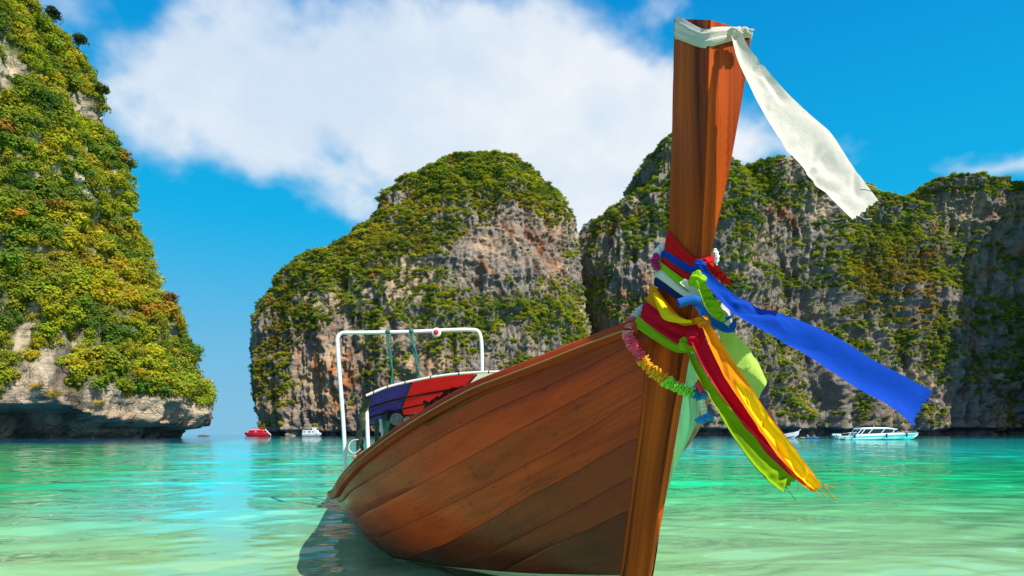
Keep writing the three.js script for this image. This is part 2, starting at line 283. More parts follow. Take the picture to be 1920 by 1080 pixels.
    let want = area / (step * step) * v; while (want > 0) {
      if (r() > want) break; want -= 1;
      const u = r(), w = r(), x = P[a * 3] + e1.x * u + e2.x * w, y = P[a * 3 + 1] + e1.y * u + e2.y * w, z = P[a * 3 + 2] + e1.z * u + e2.z * w;
      if (y < cut * 1.1) continue;
      const px = 960 + FOCAL * x / D, py = HORIZON - FOCAL * (y - EYE) / D, s = step * (0.45 + 0.5 * r() + 0.9 * Math.pow(r(), 5) + 0.2 * v) * (o.crown ?? 1);
      const td = clamp(o.tint ?? 0, 0, 1), hue = fbm(x / 9, y / 9, z / 9 + seed, 3) * 1.3 + (r() - 0.5) * 0.7, autumn = gauss(o.autumn, px, py) + (r() < (o.rare ?? 0.03) ? 0.8 : 0);
      const c = new THREE.Color(), lush = clamp(0.60 - 0.2 * td + hue, 0, 1), dk = [0.105, 0.215, 0.012], yl = [0.52 - 0.16 * td, 0.50 - 0.02 * td, 0.008], rd = [0.55, 0.20, 0.010], kk = clamp(autumn, 0, 1) * (0.4 + 0.6 * r());
      c.setRGB(...[0, 1, 2].map((q) => lerp(lerp(dk[q], yl[q], lush), rd[q], kk) * (1 - 0.1 * td) * (0.85 + 0.3 * r())));
      per[Math.floor(r() * crowns.length)].push([V(x, y, z).addScaledVector(nn, s * 0.25).add(V(0, s * 0.15, 0)), s, r() * 6.283, c]);
    }
  }
  const forest = new THREE.Group(), q = new THREE.Quaternion(), M = new THREE.Matrix4(); forest.name = numbered(o.forestName ?? 'hillside_forest'); scene.add(forest); tag(forest, o.forestLabel, 'forest', null, 'stuff');
  per.forEach((list, n) => {
    if (!list.length) return;
    const im = new THREE.InstancedMesh(crowns[n], leafMat, list.length); im.name = 'foliage'; im.userData.kind = 'stuff'; im.castShadow = im.receiveShadow = true;
    list.forEach(([p, s, a, c], k) => { q.setFromEuler(new THREE.Euler((a * 7 % 1) * 0.5 - 0.25, a, (a * 13 % 1) * 0.5 - 0.25)); M.compose(p, q, V(s, s * (o.flat ?? 0.9), s)); im.setMatrixAt(k, M); im.setColorAt(k, c); });
    forest.add(im);
  });
  // the place on this massif that is seen in direction (px, py)
  rock.userData.surface = undefined;
  return (px, py) => { let best = 1e9, bk = 0; for (let k = 0; k < P.length / 3; k++) { const z = P[k * 3 + 2]; if (nrm[k * 3 + 2] < -0.2) continue; const dx = 960 - FOCAL * P[k * 3] / z - px, dy = HORIZON + FOCAL * (P[k * 3 + 1] - EYE) / z - py, d = dx * dx + dy * dy + (z + D + depth) * -0.02; if (d < best) { best = d; bk = k; } } return V(P[bk * 3], P[bk * 3 + 1], P[bk * 3 + 2]); };
}

const leftCliff = massif({
  name: 'limestone_cliff', label: 'tall overgrown limestone cliff with a dark undercut foot, at the left', forestLabel: 'yellow green bushes and trees clinging to the near cliff at the left',
  D: 190, depth: 62, seed: 3, nu: 420, nv: 330, ex: 2.2, lean: 0.55, flute: 0.85, rugged: 1.2, ledge: 1.3, cut: 8.6, cutIn: 17, roof: (mx) => 1 - 0.5 * smoothstep(mx, 240, 300), inner: (mx) => 1 - 0.62 * smoothstep(mx, 200, 300), spacing: 1.95, crown: 1.15, forest: 0.74, pale: 0.45, bright: [0.52, 0.42, 0.29], rare: 0.012,
  left: [[-1100, 818], [-1000, 400], [-700, 0], [-420, -350]],
  right: [[312, 818], [330, 800], [342, 780], [338, 765], [322, 735], [296, 690], [284, 640], [262, 575], [232, 525], [198, 455], [176, 370], [158, 300], [146, 240], [128, 185], [94, 115], [60, 60], [16, 0], [-100, -150], [-360, -350]],
  veg: [[68, 150, 26, 75, -3.0, -0.35], [105, 240, 20, 48, -2.6, -0.3], [10, 420, 40, 45, -3.2, 0.3], [105, 590, 32, 60, -3.2, -0.1], [10, 650, 16, 38, -2.6], [130, 205, 12, 24, -2], [225, 650, 10, 44, -2.2], [262, 715, 20, 54, -2.8], [150, 725, 170, 20, -0.7], [20, 735, 90, 22, -0.8], [160, 200, 25, 30, -0.4], [350, 770, 40, 26, -1.3], [185, 690, 20, 25, -0.6], [330, 690, 40, 40, 0.6], [60, 690, 60, 18, 0.5], [240, 690, 12, 30, 0.4]],
  autumn: [[30, 300, 30, 16, 1], [55, 325, 24, 12, 0.8], [315, 590, 26, 30, 0.7], [210, 440, 12, 12, 0.8], [275, 520, 15, 10, 0.8], [240, 530, 20, 20, 0.5]],
  rust: [[350, 790, 30, 20, 0.5], [150, 740, 120, 20, 0.25]],
});
massif({
  name: 'limestone_island', label: 'domed limestone island with forested crown and bare pale rock face, behind the boat', category: 'island', forestLabel: 'green forest covering the crown and ledges of the domed island',
  D: 480, depth: 70, seed: 12, nu: 640, nv: 400, ex: 2.3, lean: 0.3, flute: 0.9, rugged: 1.2, cut: 4, cutIn: 5, spacing: 1.8, crown: 0.95, flat: 0.7, forest: 0.12, rare: 0.03, aRef: 126, tint: 0.25, tone: 1.2,
  left: [[528, 822], [522, 795], [515, 760], [506, 700], [501, 650], [503, 620], [520, 580], [545, 535], [588, 502], [628, 486], [668, 462], [704, 426], [724, 396], [760, 361], [806, 332], [856, 312], [900, 301]],
  right: [[1100, 822], [1100, 700], [1090, 610], [1078, 550], [1069, 495], [1060, 442], [1046, 398], [1022, 360], [988, 326], [950, 306], [922, 300]],
  veg: [[900, 340, 190, 65, 0.9], [640, 520, 110, 55, 0.55, 0.5], [800, 470, 90, 70, 0.45], [965, 515, 95, 62, -1.7], [1080, 470, 16, 60, -0.7], [760, 590, 90, 40, -0.6], [520, 740, 40, 60, -0.5], [660, 730, 50, 70, -1.0], [580, 600, 60, 60, 0.3], [560, 700, 60, 60, 0.15], [900, 605, 180, 26, 0.65], [1010, 610, 70, 40, 0.5], [840, 660, 40, 30, 0.4], [880, 680, 120, 50, -0.25], [700, 615, 40, 18, 0.6], [740, 400, 40, 30, -0.7], [850, 430, 50, 20, -0.5], [480, 600, 14, 40, -0.3]],
  rust: [[520, 740, 34, 60, 0.9], [672, 735, 34, 70, 1], [640, 690, 40, 60, 0.7], [560, 700, 50, 70, 0.5], [960, 480, 70, 40, 0.5], [1030, 510, 18, 50, 0.8], [765, 380, 25, 14, 0.8], [830, 700, 40, 30, 0.4], [735, 740, 40, 50, 0.5]],
  autumn: [[560, 640, 50, 60, 0.5], [960, 430, 90, 30, 0.35], [760, 480, 120, 60, 0.2]],
});
const rightOptions = { nu: 260, nv: 230, ex: 3, lean: 0.25, flute: 1.25, rugged: 1.3, cut: 7, cutIn: 9, spacing: 1.95, crown: 0.95, flat: 0.7, tone: 1.12, rare: 0.035, tint: 0.45 };
massif({ ...rightOptions, nu: 380, nv: 330,
  name: 'limestone_cliff', label: 'grey fluted limestone peak rising directly behind the prow post', forestLabel: 'patchy bushes on the grey peak behind the prow post',
  D: 520, depth: 55, seed: 21, forest: -0.12,
  left: [[1124, 822], [1122, 700], [1116, 580], [1112, 505], [1116, 465], [1128, 430], [1160, 400], [1192, 384], [1200, 356], [1205, 326], [1220, 304], [1240, 292]],
  right: [[1480, 822], [1460, 600], [1420, 460], [1380, 400], [1335, 355], [1300, 315], [1268, 292]],
  veg: [[1130, 580, 40, 60, 0.5], [1230, 290, 40, 16, 0.7], [1180, 450, 60, 20, 0.35], [1350, 430, 40, 60, 0.5], [1150, 480, 50, 60, -0.2]],
});
massif({ ...rightOptions,
  name: 'limestone_cliff', label: 'long limestone ridge with a forested gully, between the prow post and the blue cloth', forestLabel: 'olive and rusty forest filling the gully of the long ridge', nu: 460, nv: 330,
  D: 560, depth: 62, seed: 34, forest: -0.03,
  left: [[1220, 822], [1250, 600], [1300, 430], [1340, 365], [1368, 356], [1404, 344], [1430, 338]],
  right: [[1860, 822], [1800, 620], [1740, 490], [1690, 430], [1640, 408], [1590, 396], [1548, 372], [1505, 354], [1470, 348], [1442, 339]],
  veg: [[1560, 510, 90, 90, 1.0], [1430, 310, 70, 34, -0.8], [1440, 470, 60, 30, -0.5], [1500, 420, 50, 25, -0.5], [1400, 400, 60, 26, 0.5], [1500, 350, 60, 20, 0.4], [1640, 640, 60, 90, 0.3], [1480, 720, 80, 60, -0.3]],
  autumn: [[1580, 560, 80, 60, 0.55], [1640, 600, 30, 50, 0.6]],
});
massif({ ...rightOptions,
  name: 'limestone_cliff', label: 'broad bare limestone wall with bushy top, at the right behind the speedboat', forestLabel: 'dark bushes along the top and ledges of the right wall', nu: 460, nv: 320,
  D: 540, depth: 34, seed: 47, forest: -0.10,
  left: [[1660, 822], [1675, 700], [1672, 580], [1664, 490], [1668, 446], [1680, 400], [1700, 378], [1728, 362], [1775, 358]],
  right: [[2500, 822], [2480, 540], [2440, 440], [2300, 400], [2100, 384], [1920, 380], [1830, 362]],
  veg: [[1730, 350, 70, 18, 0.9], [1850, 326, 90, 10, 0.6], [1780, 480, 40, 30, 0.7], [1690, 420, 40, 20, 0.6], [1800, 430, 120, 60, -0.35], [1760, 620, 60, 60, 0.3], [1850, 600, 50, 120, 0.5]],
  rust: [[1760, 420, 60, 40, 0.3], [1860, 420, 60, 60, 0.3], [1910, 650, 20, 60, 0.5]],
});
massif({ ...rightOptions,
  name: 'limestone_cliff', label: 'pale sliver of cliff in the gap beside the domed island', forestLabel: 'few bushes on the pale cliff in the gap beside the island', nu: 70, nv: 120,
  D: 640, depth: 30, seed: 58, forest: -0.3, pale: 0.4,
  left: [[1070, 822], [1080, 600], [1084, 480], [1092, 440], [1102, 424]], right: [[1150, 822], [1150, 500], [1130, 440], [1112, 424]],
});
// the headland that closes the bay outside the frame and shades the right wall
massif({ ...rightOptions,
  name: 'limestone_cliff', label: 'headland closing the bay at the far right, throwing its shade on the wall', forestLabel: 'bushes on the headland at the far right', nu: 120, nv: 120,
  D: 445, depth: 48, ex: 8, seed: 63, forest: 0.2, spacing: 5,
  left: [[2085, 822], [2088, 600], [2095, 319], [2268, -26], [2349, -180]], right: [[2900, 822], [2800, 0], [2500, -180]],
});

// ---------------------------------------------------------------- single trees that stand out on the near cliff
const barkMat = new THREE.MeshStandardMaterial({ color: new THREE.Color().setRGB(0.16, 0.12, 0.08), roughness: 0.95 });
function tree(px, py, size, rgb, name, label, seed) {
  const p = leftCliff(px, py), t = thing(name, label, 'tree'), r = rng(seed), parts = [];
  t.position.copy(p);
  const top = V(size * 0.25, size * 0.9, size * 0.35);
  parts.push(bar(V(0, -0.5, -0.3), top, size * 0.07, 7, size * 0.03));
  for (let i = 0; i < 5; i++) { const k = 0.45 + 0.5 * r(), a = r() * 6.28; parts.push(bar(top.clone().multiplyScalar(k), top.clone().multiplyScalar(k).add(V(Math.cos(a) * size * 0.5, size * 0.35, Math.sin(a) * size * 0.5)), size * 0.03, 5, size * 0.012)); }
  mesh('trunk', join(parts), barkMat, t);
  const m = leafMat.clone(); m.color.setRGB(...rgb);
  const lots = [0, 1, 2, 3, 4].map((i) => leafCrown(seed * 5 + i, 220, 0.15).scale(size * 0.55, size * 0.42, size * 0.55).translate(top.x + (r() - 0.5) * size * 0.9, top.y + (r() - 0.35) * size * 0.6, top.z + (r() - 0.5) * size * 0.7));
  mesh('crown', mergeGeometries(lots), m, t);
}
tree(28, 296, 3.4, [0.42, 0.17, 0.012], 'autumn_tree', 'orange leaved tree on the near cliff, at the left edge of the photo', 101);
tree(322, 588, 3.8, [0.26, 0.11, 0.02], 'autumn_tree', 'rusty brown tree on the right shoulder of the near cliff', 102);
tree(150, 8, 4, [0.035, 0.07, 0.015], 'cliff_tree', 'dark tree standing against the sky at the top of the near cliff', 103);
tree(158, 105, 3.6, [0.06, 0.09, 0.015], 'cliff_tree', 'dark green tree leaning out over the skyline below the cliff top', 104);
tree(200, 192, 3.4, [0.07, 0.10, 0.015], 'cliff_tree', 'round tree jutting from the cliff skyline beside the cloud edge', 105);
tree(238, 335, 3.2, [0.06, 0.10, 0.02], 'cliff_tree', 'small dark tree on the cliff skyline halfway up', 106);
tree(368, 715, 3.4, [0.08, 0.14, 0.012], 'cliff_tree', 'leafy tree above the overhanging rock nose of the near cliff', 107);
// golden grass hanging over the undercut
function grass(px, py, size, label, seed) {
  const p = leftCliff(px, py), t = thing('grass_tuft', label, 'grass tuft', 'golden grass tufts along the undercut'), r = rng(seed), gs = []; t.position.copy(p);
  for (let i = 0; i < 160; i++) { const a = r() * 6.283, l = size * (0.6 + 0.7 * r()), d = V(Math.cos(a) * 0.6, 0.7 * r() - 0.1, Math.sin(a) * 0.5 + 0.35), b = V((r() - 0.5) * size, (r() - 0.5) * size * 0.5, 0.3); const g = new THREE.ConeGeometry(0.05, l, 3); g.applyQuaternion(new THREE.Quaternion().setFromUnitVectors(V(0, 1, 0), d.normalize())); gs.push(g.translate(b.x + d.x * l / 2, b.y + d.y * l / 2, b.z + d.z * l / 2)); }
  const m = new THREE.MeshStandardMaterial({ roughness: 1 }); m.color.setRGB(0.42, 0.30, 0.035); mesh('blades', join(gs), m, t);
}
grass(104, 738, 2.2, 'largest golden grass tuft over the middle of the dark undercut', 201);
grass(75, 727, 1.7, 'golden grass tuft left of the largest one above the undercut', 202);
grass(192, 760, 1.6, 'golden grass tuft hanging lowest over the undercut', 203);
grass(236, 745, 1.6, 'golden grass tuft beside the pale rock column', 204);
{
  const p = at(382, 818.2, 340), g = new THREE.IcosahedronGeometry(1, 4), a = g.attributes.position;
  for (let i = 0; i < a.count; i++) { const v = V(a.getX(i), a.getY(i), a.getZ(i)), k = 1 + 0.25 * fbm(v.x * 1.7, v.y * 1.7, v.z * 1.7, 3); a.setXYZ(i, v.x * 3.4 * k, Math.max(-0.5, v.y * 1.0 * k), v.z * 2.2 * k); }
  g.computeVertexNormals();
  const m = new THREE.MeshStandardMaterial({ roughness: 0.9 }); m.color.setRGB(0.11, 0.075, 0.05);
  const o = tag(mesh('sea_rock', g, m), 'small low brown rock in the water beside the near cliff', 'rock'); o.position.set(p.x, 0, p.z);
}

// ================================================================ THE LONGTAIL BOAT
// boat axes: s metres aft of the stem, t to starboard (right in the photo), y up from the water
const BOAT = V(0.77, 0, -2.8), TURN = Math.asin(0.351), AX = [-0.351, 0.936];
const W = (s, t, y) => V(BOAT.x + AX[0] * s + AX[1] * t, y, -(2.8 + AX[1] * s + AX[0] * t * 1.0 + (0.351 - 0.351) * t + 0) + 0).setZ(-(2.8 + AX[1] * s + 0.351 * t));
const boat = thing('longtail_boat', 'brown varnished wooden longtail boat with tall prow post, bow towards the camera', 'boat');
boat.position.copy(BOAT); boat.rotation.y = TURN;
const B = (s, t, y) => V(t, y, -s);                                  // the same place in the boat's own axes

// wood: grain along u (metres), across v
const woodTex = dataTexture(1024, 512, (u, v) => {
  const w = tnoise(u * 6, v * 8, 6, 8, 1) * 0.5 + tnoise(u * 12, v * 20, 12, 20, 2) * 0.25;
  const g = tnoise(u * 8, v * 60 + w * 5, 8, 60, 3) * 0.5 + tnoise(u * 14, v * 150 + w * 4, 14, 150, 4) * 0.32 + tnoise(u * 64, v * 256, 64, 256, 5) * 0.22;
  const blot = tnoise(u * 5, v * 4, 5, 4, 6) * 0.6 + tnoise(u * 11, v * 9, 11, 9, 7) * 0.4, pore = Math.max(0, tnoise(u * 90, v * 200, 90, 200, 8) - 0.55);
  const k = clamp(0.68 + 0.20 * g + 0.46 * blot + 0.3 * tnoise(u * 3, v * 2, 3, 2, 9) - 0.6 * pore - 0.9 * Math.max(0, tnoise(u * 40, v * 24, 40, 24, 12) - 0.68), 0.10, 1.0);
  return [k, k * (0.92 + 0.16 * blot), k * (0.84 + 0.2 * blot)];
}, false);
woodTex.colorSpace = THREE.NoColorSpace; woodTex.repeat.set(1 / 2.4, 1 / 0.8);
const woodBump = dataTexture(512, 256, (u, v) => { const q = clamp(0.5 + 0.25 * tnoise(u * 8, v * 90, 8, 90, 21) + 0.2 * tnoise(u * 30, v * 128, 30, 128, 22) + 0.2 * tnoise(u * 5, v * 5, 5, 5, 23), 0, 1); return [q, q, q]; });
woodBump.repeat.set(1 / 1.6, 1 / 0.8);
const postTex = dataTexture(512, 512, (u, v) => {                       // heartwood: broad straight bands of dark and honey coloured timber
  const w = v + 0.022 * tnoise(u * 3, v * 4, 3, 4, 15), b = tnoise(u * 1, w * 9, 1, 9, 16) * 0.6 + tnoise(u * 2, w * 24, 2, 24, 17) * 0.26 + tnoise(u * 6, w * 120, 6, 120, 18) * 0.2, q = tnoise(u * 5, v * 5, 5, 5, 19) * 0.2 + tnoise(u * 12, v * 9, 12, 9, 20) * 0.12;
  const k = clamp(0.60 + 0.62 * b + q, 0.16, 1.0); return [k, k * (0.72 + 0.42 * k), k * (0.5 + 0.7 * k)];
}, false);
postTex.repeat.set(1 / 2.6, 1 / 0.62);
const wornTex = dataTexture(512, 512, (u, v) => { let s = 0, a = 1; for (let o = 0, f = 4; o < 5; o++, f *= 2, a *= 0.6) s += a * tnoise(u * f, v * f, f, f, 60 + o); const q = clamp(0.42 + 0.22 * s, 0.15, 0.95); return [q, q, q]; });
wornTex.repeat.set(1 / 1.3, 1 / 0.7);
const wood = (r, g, b, rough = 1, coat = 0.5) => std(r, g, b, rough, { map: woodTex, bumpMap: woodBump, bumpScale: 0.0025, roughnessMap: wornTex, clearcoat: coat, clearcoatRoughness: 0.3, specularIntensity: 0.25, side: THREE.DoubleSide });

// stem: [y, s of the fore edge, half width of the fore face, half width aft, length fore and aft]
const STEM = [[-0.4, 0.56, 0.008, 0.10, 0.11], [0.05, 0.42, 0.009, 0.10, 0.11], [0.318, 0.314, 0.010, 0.10, 0.115], [0.586, 0.231, 0.018, 0.10, 0.133], [0.89, 0.145, 0.022, 0.10, 0.142], [1.036, 0.105, 0.023, 0.10, 0.145], [1.225, 0.049, 0.021, 0.10, 0.165], [1.335, 0.017, 0.021, 0.10, 0.18], [1.60, -0.070, 0.024, 0.10, 0.18], [1.748, -0.120, 0.028, 0.10, 0.175], [1.831, -0.136, 0.036, 0.10, 0.155], [2.052, -0.189, 0.060, 0.10, 0.188], [2.307, -0.236, 0.083, 0.10, 0.218], [2.5, -0.266, 0.100, 0.104, 0.235], [2.80, -0.305, 0.112, 0.108, 0.24]];
const stemAt = (y) => [1, 2, 3, 4].map((c) => smoothInterp(STEM.map((r) => [r[0], r[c]]), y));
const stemCorner = (y, n, e = 0) => {                                // n: 0 aft port, 1 fore port, 2 fore starboard, 3 aft starboard; e: distance off the wood
  const [sf, wf, wb, ld] = stemAt(y);
  return n === 0 ? [sf + ld + e * 0.8, -wb - e] : n === 1 ? [sf - e, -wf - e * 0.8] : n === 2 ? [sf - e, wf + e * 0.8] : [sf + ld + e * 0.8, wb + e];
};
{
  // a ring of bevelled corners at every height; the top is cut on a slant, higher aft
  const ys = []; for (let i = 0; i <= 70; i++) ys.push(-0.4 + 3.02 * i / 70);
  const ring = (y) => { const q = [0, 1, 2, 3].map((n) => stemCorner(y, n)), out = []; for (let n = 0; n < 4; n++) { const a = q[(n + 3) % 4], c = q[n], d = q[(n + 1) % 4], bev = 0.007; for (const o of [a, d]) { const l = Math.hypot(o[0] - c[0], o[1] - c[1]); out.push([c[0] + (o[0] - c[0]) / l * Math.min(bev, l * 0.3), c[1] + (o[1] - c[1]) / l * Math.min(bev, l * 0.3)]); } } return out; };
  const pos = [], uv = [];
  const quad = (a, b, c, d, ua, ub, uc, ud) => { for (const [p, t] of [[a, ua], [b, ub], [c, uc], [a, ua], [c, uc], [d, ud]]) { pos.push(p.x, p.y, p.z); uv.push(...t); } };
  const slant = (p, y) => { const sf = stemAt(2.62)[0]; return y > 2.55 ? 0.62 * (p[0] - sf) * smoothstep(y, 2.45, 2.62) : 0; };
  const rows = ys.map((y) => ring(y).map((p) => B(p[0], p[1], y + slant(p, y))));
  for (let j = 0; j < rows.length - 1; j++) for (let k = 0; k < 8; k++) {
    const m = (k + 1) % 8, a = rows[j][k], b = rows[j][m], c = rows[j + 1][m], d = rows[j + 1][k], w = a.distanceTo(b), v0 = k * 0.17 + (k > 3 ? 0.31 : 0);
    quad(a, b, c, d, [ys[j], v0], [ys[j], v0 + w], [ys[j + 1], v0 + w], [ys[j + 1], v0]);
  }
  const top = rows[rows.length - 1]; for (let k = 1; k < 7; k++) { for (const p of [top[0], top[k], top[k + 1]]) { pos.push(p.x, p.y, p.z); uv.push(p.z * 3, p.x); } }
  const g = new THREE.BufferGeometry(); g.setAttribute('position', new THREE.Float32BufferAttribute(pos, 3)); g.setAttribute('uv', new THREE.Float32BufferAttribute(uv, 2)); g.computeVertexNormals();
  const pm = wood(0.66, 0.095, 0.005, 0.9, 0.05); pm.map = postTex; mesh('prow_post', g, pm, boat).userData.label = 'tall squared prow post of reddish brown hardwood';
}
// hull lines
const RAIL = [[0.12, 1.53], [0.2, 1.505], [0.35, 1.442], [0.5, 1.38], [0.65, 1.325], [0.8, 1.272], [0.95, 1.207], [1.1, 1.141], [1.25, 1.076], [1.4, 1.013], [1.55, 0.951], [1.7, 0.894], [1.85, 0.842], [2.0, 0.784], [2.15, 0.733], [2.3, 0.682], [2.45, 0.632], [2.6, 0.592], [2.9, 0.545], [3.5, 0.50], [4.5, 0.46], [6, 0.42], [7.5, 0.40], [9, 0.41]];
const railY = (s) => smoothInterp(RAIL, s);
const BEAM = [[2.5, 1.262], [3.0, 1.245], [4.0, 1.10], [6.0, 0.84], [8.0, 0.52], [9.0, 0.38]];
const railE = (s) => s < 2.5 ? 1.165 * (1 - Math.pow(1 - clamp((s - 0.16) / 2.34, 0, 1), 2.45)) : smoothInterp([[2.3, 1.163], ...BEAM], s) - 0.097;
const railW = (s) => 0.097 + railE(s);
const stemS = (y) => { const [sf, , , ld] = stemAt(y); return sf + ld - 0.012; };
const waterE = (e) => smoothInterp([[0, 0], [0.4, 0.085], [0.9, 0.205], [1.5, 0.385], [2.1, 0.575], [2.6, 0.695], [3.2, 0.715], [4.5, 0.58], [6.5, 0.40], [8.5, 0.25]], e);
function hullW(s, y) {                                               // half breadth of the outer skin
  const z = clamp(y / railY(s), 0, 1), e = Math.max(0, s - stemS(y)), w = waterE(e);
  if (y < 0) return 0.097 + w * Math.sqrt(Math.max(0, 1 - (y / -0.45) ** 2));
  return 0.097 + lerp(w, railE(e + 0.16), Math.pow(z, 0.8));
}
const LENGTH = 9;
const SEAMS = [null, [[0.15, 0.068], [0.25, 0.088], [0.41, 0.114], [0.61, 0.136], [0.83, 0.147], [1.13, 0.147], [1.58, 0.134], [1.9, 0.118], [2.41, 0.085], [9, 0.08]],
  [[0.2, 0.190], [0.37, 0.221], [0.57, 0.254], [0.82, 0.292], [1.15, 0.298], [1.61, 0.282], [1.99, 0.259], [2.57, 0.215], [9, 0.2]],
  [[0.22, 0.318], [0.4, 0.374], [0.63, 0.43], [0.92, 0.462], [1.3, 0.458], [1.9, 0.424], [2.45, 0.383], [3.4, 0.35], [9, 0.33]],
  [[0.28, 0.50], [0.47, 0.542], [0.73, 0.594], [1.06, 0.623], [1.59, 0.621], [2.4, 0.57], [9, 0.46]],
  [[0.32, 0.666], [0.53, 0.712], [0.81, 0.764], [1.21, 0.778], [1.9, 0.75], [9, 0.6]],
  [[0.35, 0.812], [0.61, 0.853], [0.94, 0.886], [1.5, 0.89], [2.4, 0.86], [9, 0.75]]];
const seamY = (n, s) => {                                            // height of the n-th seam, counted from under the rail
  if (n === 0) return railY(s) - 0.04;
  const pale = smoothInterp([[0.3, 0.325], [0.43, 0.306], [0.7, 0.263], [1.06, 0.206], [1.52, 0.148], [2.19, 0.062], [3, -0.03], [4.5, -0.17], [9, -0.3]], s);
  if (n === 7) return pale;
  if (n === 8) return pale - lerp(0.07, 0.012, smoothstep(s, 0.6, 2.0));
  if (n === 9) return -0.40;
  return Math.max(railY(s) - smoothInterp(SEAMS[n], s), pale);
};
function plankGeometry(n, side, lift = 0) {
  const nu = 110, nv = 8, uOff = n * 0.71 + (side > 0 ? 1.3 : 0), vOff = n * 0.37;
  const sAt = (u, y) => { const s0 = stemS(y); return s0 + (LENGTH - s0) * Math.pow(u, 1.5); };
  const point = (u, v) => {
    let s = 0.3 + (LENGTH - 0.3) * Math.pow(u, 1.5), y = 0;
    for (let k = 0; k < 3; k++) { y = lerp(seamY(n + 1, s) + 0.001, seamY(n, s) - 0.001, v); s = sAt(u, y); }
    const edge = Math.min(v, 1 - v), off = lift + 0.0015 * smoothstep(edge, -0.01, 0.02) - (edge < 0.001 ? 0.004 : 0);
    return B(s, side * (hullW(s, y) + off), y);
  };
  const g = gridGeometry(nu, nv, (u, v) => point(u, v), { uv: (u, v, p) => [-p.z + uOff, v * 0.17 + vOff] });
  const a = g.attributes.position, idx = [], I = g.index.array, A = V(), C = V(), D = V();
  for (let i = 0; i < I.length; i += 3) { A.fromBufferAttribute(a, I[i]); C.fromBufferAttribute(a, I[i + 1]).sub(A); D.fromBufferAttribute(a, I[i + 2]).sub(A); if (C.cross(D).length() > 2e-7) side < 0 ? idx.push(I[i], I[i + 2], I[i + 1]) : idx.push(I[i], I[i + 1], I[i + 2]); }
  g.setIndex(idx); g.computeVertexNormals(); return g;
}
